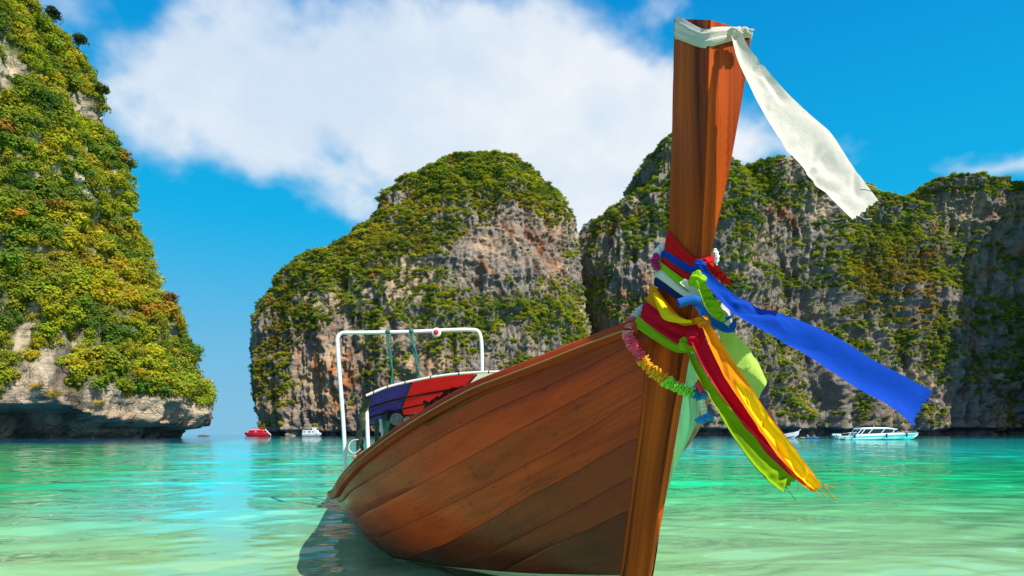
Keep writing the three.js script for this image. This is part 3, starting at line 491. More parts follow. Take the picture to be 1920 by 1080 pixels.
{
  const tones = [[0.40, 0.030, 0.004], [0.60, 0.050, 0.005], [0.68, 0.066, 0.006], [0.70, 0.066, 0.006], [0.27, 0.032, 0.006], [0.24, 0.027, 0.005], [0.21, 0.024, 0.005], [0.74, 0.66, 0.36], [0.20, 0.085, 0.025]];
  const seaSheen = [[0.16, 0.36, 0.15], [0.13, 0.38, 0.17], [0.12, 0.40, 0.19]];  // sea reflection painted onto the starboard planks as green
  for (let n = 0; n < 9; n++) {
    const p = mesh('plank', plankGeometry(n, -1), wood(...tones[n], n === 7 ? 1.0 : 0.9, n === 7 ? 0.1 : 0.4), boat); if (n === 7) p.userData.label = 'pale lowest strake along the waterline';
    const m = n === 7 ? std(0.6, 0.6, 0.4, 0.6) : wood(...seaSheen[n % 3], 0.8, 0.4); mesh('plank', plankGeometry(n, 1), m, boat).userData.label = 'starboard bow plank with the green sea reflection painted on';
  }
  // dark nail heads in pairs where the frames cross each strake, uneven as hand work is
  const nr = rng(515), nails = [];
  for (let n = 0; n < 7; n++) for (let s = 0.62; s < 5; s += 0.34) for (const q of [0.14, 0.86]) {
    const ss = s + 0.03 * (nr() - 0.5), y = lerp(seamY(n + 1, ss), seamY(n, ss), q + 0.05 * (nr() - 0.5)); if (y < 0.03 || nr() < 0.25 || seamY(n, ss) - seamY(n + 1, ss) < 0.06) continue;
    const w = hullW(ss, y), N = V(-1, (hullW(ss, y + 0.02) - hullW(ss, y - 0.02)) / 0.04, -(hullW(ss + 0.02, y) - hullW(ss - 0.02, y)) / 0.04).normalize();
    nails.push(new THREE.SphereGeometry(0.0042 + 0.0016 * nr(), 7, 5).scale(1, 1, 0.35).applyQuaternion(new THREE.Quaternion().setFromUnitVectors(V(0, 0, 1), N)).translate(-w - 0.0015, y, -ss));
  }
  mesh('nail_heads', join(nails), std(0.045, 0.028, 0.018, 0.85), boat).userData.kind = 'stuff';
  // inner skin, seen through the seams and over the rail
  const dark = std(0.045, 0.025, 0.012, 0.9, { side: THREE.DoubleSide });
  for (const side of [-1, 1]) mesh('hull_lining', gridGeometry(90, 16, (u, v) => { let s = 0.3 + (LENGTH - 0.3) * Math.pow(u, 1.5), y = lerp(-0.36, seamY(0, s), v); { const s0 = stemS(y) - 0.02; s = s0 + (LENGTH - s0) * Math.pow(u, 1.5); } return B(s, side * (hullW(s, y) - 0.012), y); }), dark, boat);
  mesh('transom', gridGeometry(8, 8, (u, v) => { const y = lerp(-0.36, railY(LENGTH), v); return B(LENGTH, (u * 2 - 1) * hullW(LENGTH, y), y); }), wood(0.28, 0.1, 0.03), boat);
  // rail: a rounded cap that overhangs the top strake
  for (const side of [-1, 1]) {
    const prof = [[-0.05, -0.055], [-0.05, 0.0], [-0.035, 0.012], [0.010, 0.012], [0.020, 0.006], [0.024, -0.008], [0.024, -0.026], [0.018, -0.032], [0.010, -0.034], [0.011, -0.040], [0.008, -0.050], [-0.01, -0.054], [-0.05, -0.05]];
    const g = gridGeometry(prof.length - 1, 120, (u, v, i, j) => { const s = 0.165 + (LENGTH - 0.165) * Math.pow(v, 1.4), k = smoothstep(s, 0.15, 0.4), p = prof[i]; return B(s, side * (hullW(s, railY(s)) + p[0] * lerp(0.6, 1, k)), railY(s) + p[1]); }, { uv: (u, v, p) => [-p.z + side, u * 0.3 + 0.2] });
    if (side < 0) { const I = g.index.array; for (let i = 0; i < I.length; i += 3) { const t = I[i]; I[i] = I[i + 1]; I[i + 1] = t; } g.computeVertexNormals(); }
    mesh('gunwale', g, wood(0.40, 0.045, 0.005, 0.9, 0.15), boat);
    mesh('rubbing_highlight_strip', gridGeometry(3, 120, (u, v, i) => { const s = 0.2 + (LENGTH - 0.2) * Math.pow(v, 1.4), p = [[0.012, -0.031], [0.0258, -0.028], [0.0258, -0.025], [0.014, -0.024]][i]; return B(s, side * (hullW(s, railY(s)) + p[0]), railY(s) + p[1]); }), std(0.36, 0.20, 0.10, 0.7, { side: THREE.DoubleSide }), boat);  // strip under the cap, kept paler to paint the rail highlight line
  }
  // foredeck and thwarts inside
  mesh('foredeck', gridGeometry(10, 10, (u, v) => { const s = 0.25 + 0.9 * v; return B(s, (u * 2 - 1) * (railW(s) - 0.04), railY(s) - 0.07); }), wood(0.32, 0.12, 0.03), boat);
  for (const s of [2.2, 3.4, 4.6, 5.8]) mesh('thwart', new THREE.BoxGeometry(2 * hullW(s, railY(s) - 0.22) - 0.06, 0.03, 0.22).translate(0, railY(s) - 0.2, -s), wood(0.3, 0.12, 0.04), boat);
  const fl = mesh('floorboards', gridGeometry(8, 30, (u, v) => { const s = 1.0 + 7.8 * v, y = -0.05; return B(s, (u * 2 - 1) * (hullW(s, 0.0) - 0.05), y); }), wood(0.2, 0.09, 0.035), boat);
}
const toBoat = (p) => { const q = p.clone().sub(BOAT); return V(q.x * AX[1] - q.z * 0.351 * 1, q.y, 0).setX(q.x * 0.936 - q.z * 0.351).setZ(q.x * 0.351 + q.z * 0.936); };
const bp = (px, py, d) => toBoat(at(px, py, d));                     // a place in the boat's axes
// canopy: arched striped awning on posts
{
  const white = std(0.78, 0.77, 0.74, 0.5), front = [[686, 742], [722, 727], [765, 716], [830, 704], [890, 698.5], [945, 697], [1010, 699], [1060, 706]], back = [[690, 795], [715, 789], [742, 783], [790, 772], [835, 764], [880, 762], [930, 764], [970, 770]];
  const F = new THREE.CatmullRomCurve3(front.map(([x, y], i) => bp(x, y, 7.7 + i * 0.09))), K = new THREE.CatmullRomCurve3(back.map(([x, y], i) => bp(x, y, 11.2 + i * 0.1)));
  const canopy = new THREE.Group(); canopy.name = 'canopy'; boat.add(canopy);
  const panel = (u0, u1, v0, v1, name, m) => mesh(name, gridGeometry(16, 10, (u, v) => { const uu = lerp(u0, u1, u), vv = lerp(v0, v1, v), p = F.getPoint(uu).lerp(K.getPoint(uu), vv); p.y -= 0.022 * Math.sin(Math.PI * v) + 0.004 * Math.sin(uu * 60); return p; }), m, canopy);
  const cloth = (r, g, b) => std(r, g, b, 1, { specularIntensity: 0.08, side: THREE.DoubleSide, transmission: 0.45, thickness: 0 });
  const blue = cloth(0.04, 0.025, 0.15), red = cloth(0.58, 0.008, 0.010), cream = cloth(0.85, 0.74, 0.55);
  for (let k = 0; k < 3; k++) { const v0 = k / 3, v1 = (k + 1) / 3; panel(0, 0.30, v0, v1, 'blue_stripe', blue); panel(0.30, 0.579, v0, v1, 'red_stripe', red); panel(0.579, 1, v0, v1, 'cream_stripe', cream); }
  const edge = (c, r, m, name) => mesh(name, new THREE.TubeGeometry(c, 50, r, 8), m, canopy);
  edge(F, 0.016, std(0.62, 0.58, 0.52, 0.6), 'front_hoop');
  const batten = std(0.10, 0.035, 0.03, 0.7);
  for (const k of [1 / 3, 2 / 3, 1]) edge(new THREE.CatmullRomCurve3([...Array(9)].map((_, i) => { const p = F.getPoint(i / 8).lerp(K.getPoint(i / 8), k); p.y -= 0.025; return p; })), 0.014, batten, 'batten');
  for (const u of [0, 0.30, 0.579, 1]) edge(new THREE.CatmullRomCurve3([0, 0.5, 1].map((k) => { const p = F.getPoint(u).lerp(K.getPoint(u), k); p.y -= 0.03; return p; })), 0.012, batten, 'stringer');
  // lashings round the front hoop
  for (const u of [0.06, 0.16, 0.27, 0.38, 0.5, 0.64, 0.72]) mesh('lashing', new THREE.TorusGeometry(0.019, 0.007, 6, 12).rotateY(1.2).translate(...F.getPoint(u).toArray()), batten, canopy);
  // rolled side curtain, gathered on the left edge and hanging beside the post
  const roll = []; for (let i = 0; i <= 8; i++) { const k = i / 8; roll.push(bp(lerp(689, 672, Math.pow(k, 0.6)), lerp(742, 862, k), 7.8 + 0.25 * k).add(V(0.015 * Math.sin(i * 2.1), 0, 0.02 * Math.cos(i * 1.7)))); }
  const rc = new THREE.CatmullRomCurve3(roll), rg = new THREE.TubeGeometry(rc, 60, 0.04, 10), a = rg.attributes.position; for (let i = 0; i < a.count; i++) { const n = 0.018 * noise3(a.getX(i) * 30, a.getY(i) * 30, a.getZ(i) * 30); a.setXYZ(i, a.getX(i) + n, a.getY(i) + n, a.getZ(i) + n); } rg.computeVertexNormals();
  mesh('rolled_curtain', rg, std(0.06, 0.065, 0.035, 0.9), canopy);
  const post = (x0, y0, x1, y1, d, r, m, name = 'canopy_post') => mesh(name, bar(bp(x0, y0, d), bp(x1, y1, d), r), m, boat);
  post(686, 748, 691, 858, 7.9, 0.026, white); post(706, 785, 706, 850, 9.2, 0.03, std(0.03, 0.05, 0.03, 0.6)); post(672, 790, 672, 862, 8.4, 0.028, std(0.03, 0.03, 0.025, 0.7)); post(713, 786, 718, 822, 9.4, 0.022, white); post(728, 790, 716, 838, 8.6, 0.028, std(0.06, 0.22, 0.12, 0.5), 'tiller_bar');
  post(1040, 705, 1040, 860, 8.4, 0.026, white);
}
// pipe arch with lamp
{
  const white = std(0.80, 0.80, 0.78, 0.4), arch = new THREE.Group(); arch.name = 'pipe_arch'; boat.add(arch);
  const D0 = 8.6, pts = [[648, 893], [644, 800], [638, 720], [633, 650], [633.5, 632], [641, 624.5], [655, 624], [760, 622.5], [885, 618.5], [896, 621], [901, 632], [904, 700], [908, 800]];
  const c = new THREE.CurvePath(), P = pts.map(([x, y], i) => bp(x, y, D0 + (x - 640) / 260 * 0.25));
  mesh('pipe', new THREE.TubeGeometry(new THREE.CatmullRomCurve3(P, false, 'centripetal', 0.5), 160, 0.027, 10), white, arch);
  const l = bp(818, 623.5, D0 + 0.08), ax = toBoat(V(BOAT.x, 0, BOAT.z).add(V(0, 0, 1))).normalize(), q = new THREE.Quaternion().setFromUnitVectors(V(0, 1, 0), ax);
  mesh('lamp_ring', new THREE.TorusGeometry(0.05, 0.016, 10, 28).rotateX(Math.PI / 2).applyQuaternion(q).translate(l.x, l.y, l.z), white, arch);
  mesh('lamp_body', new THREE.CylinderGeometry(0.05, 0.05, 0.05, 24).applyQuaternion(q).translate(l.x, l.y, l.z), white, arch);
  mesh('red_lens', new THREE.SphereGeometry(0.036, 18, 12).scale(1, 0.6, 1).applyQuaternion(q).translate(l.x + ax.x * 0.026, l.y, l.z + ax.z * 0.026), std(0.75, 0.015, 0.02, 0.25), arch);
}
// engine on its swivel in the stern, and gear
{
  const engine = new THREE.Group(); engine.name = 'engine'; boat.add(engine);
  const metal = std(0.35, 0.36, 0.37, 0.35, { metalness: 0.7 }), black = std(0.03, 0.03, 0.035, 0.5), pale = std(0.72, 0.72, 0.70, 0.45);
  const D = 9.6, c = bp(746, 793, D);
  mesh('block', join(box(c.x, c.y - 0.05, c.z - 0.25, 0.34, 0.36, 0.5), box(c.x - 0.02, c.y + 0.15, c.z - 0.3, 0.24, 0.1, 0.36)), black, engine);
  const pul = bp(743, 786, D - 0.1);
  mesh('pulley', join(new THREE.CylinderGeometry(0.085, 0.085, 0.03, 28).rotateX(Math.PI / 2).translate(pul.x, pul.y, pul.z), new THREE.TorusGeometry(0.085, 0.012, 8, 28).translate(pul.x, pul.y, pul.z + 0.012), new THREE.TorusGeometry(0.05, 0.01, 8, 24).translate(pul.x, pul.y, pul.z + 0.02), new THREE.CylinderGeometry(0.02, 0.02, 0.07, 14).rotateX(Math.PI / 2).translate(pul.x, pul.y, pul.z)), metal, engine);
  const al = bp(763, 788, D - 0.1);
  mesh('alternator', join(ball(al, 0.06), ball(V(al.x + 0.01, al.y - 0.07, al.z + 0.02), 0.045), box(al.x, al.y - 0.02, al.z, 0.09, 0.05, 0.1)), pale, engine);
  const fl = bp(729, 788, D); mesh('filter', new THREE.CylinderGeometry(0.04, 0.04, 0.1, 16).rotateX(1.2).translate(fl.x, fl.y, fl.z), metal, engine);
  mesh('hose', tube([bp(726, 812, D - 0.1), bp(738, 806, D - 0.15), bp(752, 808, D - 0.12), bp(760, 800, D - 0.1)], 0.012, 30, 6), std(0.45, 0.16, 0.14, 0.5), engine);
  const q = bp(806, 776, D - 1.2), can = thing('jerry_can', 'cream plastic canister under the awning behind the rail', 'canister'); can.position.copy(W(-q.z, q.x, q.y - 0.11)); can.rotation.y = 0.4; can.scale.setScalar(0.62);
  const cm = std(0.82, 0.76, 0.58, 0.5); mesh('canister_body', join(new THREE.CylinderGeometry(0.1, 0.1, 0.2, 24).scale(1.2, 1, 0.8).translate(0, 0.1, 0), new THREE.SphereGeometry(0.1, 20, 8, 0, 6.3, 0, 1.57).scale(1.2, 0.4, 0.8).translate(0, 0.2, 0)), cm, can); mesh('cap', new THREE.CylinderGeometry(0.028, 0.03, 0.04, 14).translate(0.05, 0.25, 0), cm, can);
  // dark netting heaped under the awning
  const net = thing('fishing_net', 'dark bundled net heaped under the red stripe of the awning', 'net'), r = rng(71), gs = [];
  for (let i = 0; i < 26; i++) { const k = i / 25, p0 = at(lerp(795, 855, k) + (r() - 0.5) * 10, lerp(775, 737, k) + (r() - 0.5) * 12, 8.9 + r() * 0.3), pts = [p0]; for (let j = 0; j < 5; j++) pts.push(pts[j].clone().add(V((r() - 0.4) * 0.12, (r() - 0.5) * 0.12, (r() - 0.5) * 0.1))); gs.push(tube(pts, 0.022 + 0.012 * r(), 18, 6)); }
  mesh('netting', join(gs), std(0.05, 0.05, 0.035, 0.95), net); settle(net);
  // thin coiled line and paddle blade at the rail end
  const coil = thing('rope_coil', 'thin white line looped in the air beside the awning post', 'rope'); mesh('line', tube([at(676, 842, 7.9), at(664, 850, 7.9), at(655, 844, 7.9), at(655, 833, 7.9), at(661, 826, 7.9), at(672, 824, 7.9)], 0.006, 50, 6), std(0.75, 0.78, 0.76), coil); settle(coil);
  const pad = thing('paddle', 'short wooden paddle sticking out past the awning post', 'paddle'); mesh('shaft', bar(at(684, 845, 7.8), at(668, 856, 7.8), 0.012), std(0.35, 0.18, 0.09), pad); const bl = at(666, 857, 7.8); mesh('blade', ball(bl, 0.05, 0.9, 0.55, 0.25), std(0.42, 0.24, 0.14), pad); settle(pad);
  const gear = thing('rope_heap', 'dark tangled ropes lying on the rail below the awning posts', 'rope heap'), gg = []; for (let i = 0; i < 14; i++) { const p0 = at(lerp(676, 702, r()), lerp(866, 850, r()), 7.7 + 0.2 * r()), pts = [p0]; for (let j = 0; j < 4; j++) pts.push(pts[j].clone().add(V((r() - 0.5) * 0.12, (r() - 0.5) * 0.07, (r() - 0.5) * 0.1))); gg.push(tube(pts, 0.011, 14, 5)); } mesh('strands', join(gg), std(0.09, 0.075, 0.045, 0.95), gear); settle(gear);
}
for (const [name, pts] of [['green rope hanging from the pipe arch, nearer its left corner', [[727, 622], [727, 640], [731, 662], [735, 690], [735, 722]]], ['green rope hanging from the pipe arch, nearer the red lamp', [[771, 621], [772, 636], [778, 660], [783, 690], [787, 712]]]]) {
  const t = thing('hanging_rope', name, 'rope', 'green ropes on the pipe arch'), P = pts.map(([x, y]) => at(x, y, 8.65)); const gs = [];
  for (const k of [0, 1]) gs.push(tube(P.map((p, i) => p.clone().add(V(0.012 * Math.sin(i * 2.2 + k * 3.14), 0, 0.012 * Math.cos(i * 2.2 + k * 3.14)))), 0.012, 50, 6));
  mesh('strands', join(gs), std(0.015, 0.16, 0.14, 0.85), t); mesh('knot', ball(P[0], 0.034, 1, 1.1, 1), std(0.015, 0.16, 0.14, 0.85), t); settle(t);
}

// ================================================================ CLOTHS TIED ROUND THE PROW
const weave = dataTexture(256, 256, (u, v) => { const q = 0.5 + 0.12 * Math.sin(u * Math.PI * 128) * Math.sin(v * Math.PI * 128) + 0.2 * tnoise(u * 6, v * 14, 6, 14, 31) + 0.12 * tnoise(u * 20, v * 40, 20, 40, 32); return [q, q, q]; });
weave.repeat.set(3, 2);
const fabric = (r, g, b, tr = 0.15) => std(r, g, b, 0.97, { side: THREE.DoubleSide, transmission: tr, thickness: 0,  bumpMap: weave, bumpScale: 0.0018, specularIntensity: 0.2 });
// a strip between two edges (lists of points), with lengthwise folds
function strip(A, C, { nu = 70, nv = 18, folds = [], bulge = 0, closed = false, creases = 0, seed = 1, fray = 0, rough = 0.002, ease = 0 }) {
  const ca = new THREE.CatmullRomCurve3(A, closed, 'centripetal'), cc = new THREE.CatmullRomCurve3(C, closed, 'centripetal'), n = V(), d = V(), r = rng(seed), jag = [...Array(nv + 1)].map(() => r()), lines = [...Array(creases)].map(() => { const a = (r() - 0.5) * 2.2 + (r() < 0.3 ? 1.57 : 0); return [0.08 + 0.9 * r(), r(), Math.cos(a), Math.sin(a), (r() - 0.42) * 0.024, 0.10 + 0.22 * r(), 0.3 + 0.5 * r()]; });
  return gridGeometry(nu, nv, (u, v, i, j) => {
    let t = u; if (fray && u > 0.97) t = Math.min(1, u - fray * jag[j] * (u - 0.97) / 0.03);
    const a = ca.getPoint(t), c = cc.getPoint(t), p = a.clone().lerp(c, v), tan = ca.getTangent(t).lerp(cc.getTangent(t), v);
    n.crossVectors(tan, d.subVectors(c, a)).normalize();
    let h = bulge * Math.sin(Math.PI * v); const w = a.distanceTo(c);
    for (const [k, amp, ph, tw = 0, from = 0] of folds) h += amp * Math.sin(2 * Math.PI * (k * v + ph + tw * t)) * smoothstep(t, from, from + 0.25) * Math.min(1, w / 0.08);
    for (const [u0, v0, c, s, amp, wd, len] of lines) { const x = (t - u0) * 6, y = v - v0, d = Math.abs(x * c + y * s), l = Math.abs(-x * s + y * c); h += amp * Math.max(0, 1 - d / wd) * (1 - smoothstep(l, len * 0.4, len)) * smoothstep(t, 0, 0.12); }
    h += rough * fbm(p.x * 22 + seed, p.y * 22, p.z * 22, 3);
    return p.addScaledVector(n, h);
  }, { uv: (u, v) => [v * 0.5, u * 2] });
}
const pix = (list, d0, d1, f = (k) => k) => list.map(([x, y, d], i) => at(x, y, d ?? lerp(d0, d1, f(i / (list.length - 1)))));
// a band wound round the post: heights in photo rows at aft port, fore port, fore starboard and aft starboard; e off the wood
function band(top, bottom, e, { seed = 1, folds = [[3, 0.004, 0.1], [5.3, 0.002, 0.4]] } = {}) {
  const loop = (rows, extra) => {
    const pts = [];
    for (let n = 0; n < 4; n++) {
      let y = 1.6; for (let k = 0; k < 4; k++) { const [s, t] = stemCorner(clamp(y, 0.3, 2.75), n, 0), D = 2.8 + AX[1] * s + 0.351 * t; y = EYE + (HORIZON - rows[n]) / FOCAL * D; }
      const ee = Array.isArray(e) ? e[n] : e, c = stemCorner(clamp(y, 0.3, 2.75), n, ee + extra), prev = stemCorner(clamp(y, 0.3, 2.75), (n + 3) % 4, ee + extra), next = stemCorner(clamp(y, 0.3, 2.75), (n + 1) % 4, ee + extra);
      for (const o of [prev, next]) { const l = Math.hypot(o[0] - c[0], o[1] - c[1]), q = Math.min(0.3, 0.022 / l); pts.push(W(lerp(c[0], o[0], q), lerp(c[1], o[1], q), y)); }
    }
    return pts;
  };
  return strip(loop(top, 0), loop(bottom, 0), { nu: 120, nv: 14, closed: true, folds, seed, bulge: -0.005 });
}
function knot(p, r, sx = 1, sy = 1, sz = 1, seed = 1) {
  const g = new THREE.SphereGeometry(r, 28, 20), a = g.attributes.position;
  for (let i = 0; i < a.count; i++) { const x = a.getX(i) / r, y = a.getY(i) / r, z = a.getZ(i) / r, k = 1 + 0.16 * Math.sin(4 * Math.atan2(y, x) + 3 * z + seed) + 0.2 * fbm(x * 2 + seed, y * 2, z * 2, 3); a.setXYZ(i, x * r * k * sx, y * r * k * sy, z * r * k * sz); }
  g.computeVertexNormals(); return g.translate(p.x, p.y, p.z);
}
function threads(list, r = 0.0016) { return join(list.map((pts) => tube(pts, r, 16, 4))); }

function ribbon(name, label, rgb, build, tr) { const t = thing('prayer_cloth', label, 'ribbon'), m = fabric(...rgb, tr); build((part, g, mm) => mesh(part, g, mm ?? m, t), m); settle(t); return t; }

ribbon('white', 'white cloth tied round the very top of the prow post, its tail blowing right', [0.66, 0.59, 0.545], (add) => {
  add('wrapped_band', band([35, 50, 58, 50], [79, 86, 74, 70], 0.006, { seed: 3, folds: [[2.2, 0.003, 0.1], [5, 0.0015, 0.3]] }));
  add('knot', knot(at(1378, 62, 2.492), 0.026, 1.1, 0.75, 0.8, 2)); add('knot_loop', knot(at(1398, 60, 2.50), 0.020, 1.5, 0.7, 0.8, 5));
  add('tail', strip(pix([[1388, 55], [1404, 88], [1438, 130], [1474, 170], [1518, 212], [1558, 250], [1584, 292], [1612, 335], [1644, 379]], 2.475, 2.36), pix([[1371, 66], [1383, 112], [1399, 146], [1424, 192], [1456, 244], [1488, 287], [1524, 327], [1563, 371], [1604, 412]], 2.475, 2.30), { nu: 110, nv: 30, folds: [[0.8, 0.009, 0.3, 0.3, 0.2], [1.7, 0.003, 0.1, 0.7, 0.4]], bulge: 0.018, seed: 6, fray: 0.012, creases: 14 }));
  for (const q of [pix([[1622, 345], [1632, 348], [1645, 352]], 2.35, 2.35), pix([[1612, 405], [1622, 411], [1634, 410]], 2.31, 2.31)]) add('loose_thread', threads([q]));
}, 0.1);
ribbon('red', 'uppermost red cloth wound below the bare wood, its short tail behind the blue cloth', [0.72, 0.012, 0.015], (add) => {
  add('wrapped_band', band([436, 483, 484, 455], [474, 512, 512, 500], 0.010, { seed: 8 })); add('wrapped_band', band([478, 512, 515, 495], [497, 534, 534, 515], 0.012, { seed: 9 }));
  add('knot', knot(at(1325, 494, 2.62), 0.032, 1, 0.8, 0.8, 3));
  add('tail', strip(pix([[1330, 484], [1345, 497], [1362, 515], [1374, 533]], 2.62, 2.63), pix([[1318, 500], [1330, 512], [1350, 527], [1371, 534]], 2.62, 2.62), { folds: [[1.5, 0.006, 0.2]], bulge: 0.01, seed: 4, creases: 14 }));
});
ribbon('blue', 'long royal blue cloth blowing far to the right from the post', [0.004, 0.055, 0.44], (add) => {
  add('wrapped_band', band([470, 500, 500, 485], [482, 514, 514, 500], 0.018, { seed: 12, folds: [[1.5, 0.004, 0.1]] }));
  add('knot', knot(at(1312, 498, 2.60), 0.026, 0.9, 0.9, 0.8, 6));
  add('tail', strip(pix([[1318, 492], [1345, 524], [1388, 554], [1440, 578], [1500, 601], [1562, 631], [1640, 680], [1702, 713], [1750, 738]], 2.59, 2.42), pix([[1308, 503], [1330, 540], [1366, 577], [1402, 600], [1452, 627], [1520, 668], [1600, 722], [1666, 762], [1714, 804]], 2.59, 2.34), { nu: 120, nv: 30, folds: [[0.8, 0.010, 0.15, 0.7, 0.02]], bulge: 0.012, seed: 14, fray: 0.02, creases: 14 }));
  for (const q of [pix([[1740, 748], [1750, 755], [1760, 757]], 2.39, 2.39)]) add('loose_thread', threads([q]));
});
ribbon('upper_green', 'apple green cloth tied over the white one, with a folded end', [0.30, 0.55, 0.012], (add) => {
  add('wrapped_band', band([491, 530, 530, 512], [502, 546, 546, 525], 0.022, { seed: 15, folds: [[1.4, 0.004, 0.2]] }));
  add('knot', knot(at(1307, 524, 2.585), 0.032, 1, 1, 0.8, 7));
  add('tail', strip(pix([[1318, 528], [1332, 545], [1346, 565], [1358, 585], [1361, 602]], 2.58, 2.57), pix([[1306, 536], [1314, 552], [1322, 572], [1334, 592], [1350, 602]], 2.575, 2.57), { folds: [[1, 0.005, 0.3]], bulge: 0.014, seed: 16, creases: 14 }));
});
ribbon('white_lower', 'white cloth wound in the middle of the bundle between green and navy', [0.80, 0.74, 0.68], (add) => {
  add('wrapped_band', band([501, 548, 546, 525], [520, 562, 560, 540], 0.024, { seed: 18, folds: [[2.2, 0.005, 0.2]] }));
  add('folded_end', strip(pix([[1284, 522], [1298, 530], [1312, 545], [1318, 562], [1320, 574]], 2.60, 2.59), pix([[1274, 530], [1288, 542], [1300, 553], [1309, 562], [1314, 570]], 2.61, 2.59), { folds: [[1.2, 0.004, 0.2]], bulge: 0.014, seed: 19 }));
  add('hanging_end', strip(pix([[1354, 566], [1366, 574], [1377, 585], [1374, 602]], 2.60, 2.60), pix([[1346, 586], [1352, 598], [1360, 608], [1366, 612]], 2.60, 2.60), { folds: [[1, 0.004, 0.1]], seed: 20 }));
});
ribbon('navy', 'narrow navy cloth wound under the white one, above the bare gap', [0.012, 0.022, 0.13], (add) => { add('wrapped_band', band([519, 557, 556, 540], [535, 572, 570, 556], 0.022, { seed: 22, folds: [[1.6, 0.005, 0.4]] })); });
ribbon('loop', 'bright blue cloth with a rolled end, hanging in a loose loop', [0.018, 0.14, 0.52], (add) => {
  add('rolled_end', tube(pix([[1272, 569], [1284, 565], [1298, 562], [1312, 566]], 2.59, 2.58), 0.019, 30, 14));
  add('rolled_core', tube(pix([[1271.5, 569.4], [1274, 568.6], [1277, 567.8]], 2.587, 2.588), 0.010, 8, 10));
  add('loop', strip(pix([[1308, 562], [1322, 574], [1340, 588], [1362, 594], [1376, 586], [1379, 575]], 2.57, 2.60), pix([[1308, 574], [1318, 594], [1336, 612], [1358, 624], [1374, 622], [1380, 604]], 2.56, 2.60), { folds: [[1.3, 0.007, 0.2, 0.4]], bulge: 0.022, seed: 24 }));
});
ribbon('lime', 'pale lime cloth flaring out behind the orange one', [0.62, 0.85, 0.16], (add) => {
  add('tail', strip(pix([[1352, 596], [1374, 618], [1396, 641], [1416, 668], [1437, 713]], 2.66, 2.66), pix([[1340, 610], [1358, 650], [1382, 690], [1403, 722], [1424, 746]], 2.66, 2.62), { folds: [[1, 0.006, 0.2, 0.3, 0.1]], bulge: -0.006, seed: 26, creases: 14 }));
}, 0.4);
ribbon('orange', 'broad cloth hung from the fore edge of the post, its shaded side coloured orange, with frayed end', [0.86, 0.27, 0.006], (add) => {  // shade on one cloth is put into this orange
  add('wrapped_band', band([532, 600, 596, 575], [572, 612, 608, 600], [0.034, 0.03, 0.03, 0.03], { seed: 28, folds: [[2.1, 0.008, 0.3], [4.4, 0.003, 0.6]] }));
  add('knot', knot(at(1318, 602, 2.60), 0.026, 1.2, 0.9, 0.8, 9));
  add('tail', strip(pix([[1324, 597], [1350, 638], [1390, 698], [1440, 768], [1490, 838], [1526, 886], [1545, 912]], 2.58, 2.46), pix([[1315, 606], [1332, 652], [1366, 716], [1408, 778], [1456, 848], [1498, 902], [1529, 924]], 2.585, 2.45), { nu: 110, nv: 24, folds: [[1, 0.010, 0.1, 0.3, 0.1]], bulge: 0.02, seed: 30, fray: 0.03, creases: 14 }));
  for (const q of [pix([[1544, 910], [1552, 918], [1560, 930], [1572, 938]], 2.46, 2.46), pix([[1545, 908], [1556, 912], [1566, 913]], 2.46, 2.46), pix([[1530, 920], [1534, 928], [1536, 934]], 2.45, 2.45), pix([[1538, 917], [1544, 926], [1550, 934]], 2.45, 2.45)]) add('loose_thread', threads([q], 0.002));
});
ribbon('yellow', 'sunlit side of the orange cloth, coloured bright yellow as a separate strip along its lower half', [0.95, 0.60, 0.004], (add) => {  // same cloth where the sun falls, its light put into the colour
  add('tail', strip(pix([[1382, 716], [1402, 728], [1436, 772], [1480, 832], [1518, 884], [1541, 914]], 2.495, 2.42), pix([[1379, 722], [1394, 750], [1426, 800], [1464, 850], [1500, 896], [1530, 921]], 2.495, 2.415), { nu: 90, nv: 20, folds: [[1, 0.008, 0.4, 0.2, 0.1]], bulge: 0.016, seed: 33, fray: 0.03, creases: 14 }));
  add('wrapped_fold', strip(pix([[1230, 548], [1244, 566], [1258, 584], [1280, 596], [1300, 602]], 2.79, 2.60), pix([[1226, 558], [1236, 584], [1246, 600], [1272, 606], [1298, 606]], 2.79, 2.60), { folds: [[1.5, 0.006, 0.2]], bulge: -0.012, seed: 34 }));  // lit part of the wrapped band, painted as a yellow strip
});
ribbon('crimson', 'crimson cloth wound low on the post, its narrow tail between green and yellow', [0.66, 0.006, 0.03], (add) => {
  add('wrapped_band', band([566, 612, 612, 600], [606, 648, 646, 632], [0.046, 0.03, 0.03, 0.03], { seed: 36, folds: [[1.8, 0.009, 0.3], [3.6, 0.005, 0.1]] }));
  add('knot', knot(at(1304, 634, 2.63), 0.036, 1, 0.9, 0.8, 11));
  add('tail', strip(pix([[1314, 620], [1345, 676], [1384, 740], [1432, 808], [1482, 866], [1515, 897], [1534, 912]], 2.60, 2.465), pix([[1295, 638], [1318, 686], [1348, 736], [1392, 790], [1442, 842], [1490, 890], [1529, 923]], 2.61, 2.46), { nu: 110, nv: 22, folds: [[1.2, 0.012, 0.3, 0.3, 0.05], [3, 0.004, 0.1, 0.3]], bulge: 0.022, seed: 38, creases: 14 }));
});
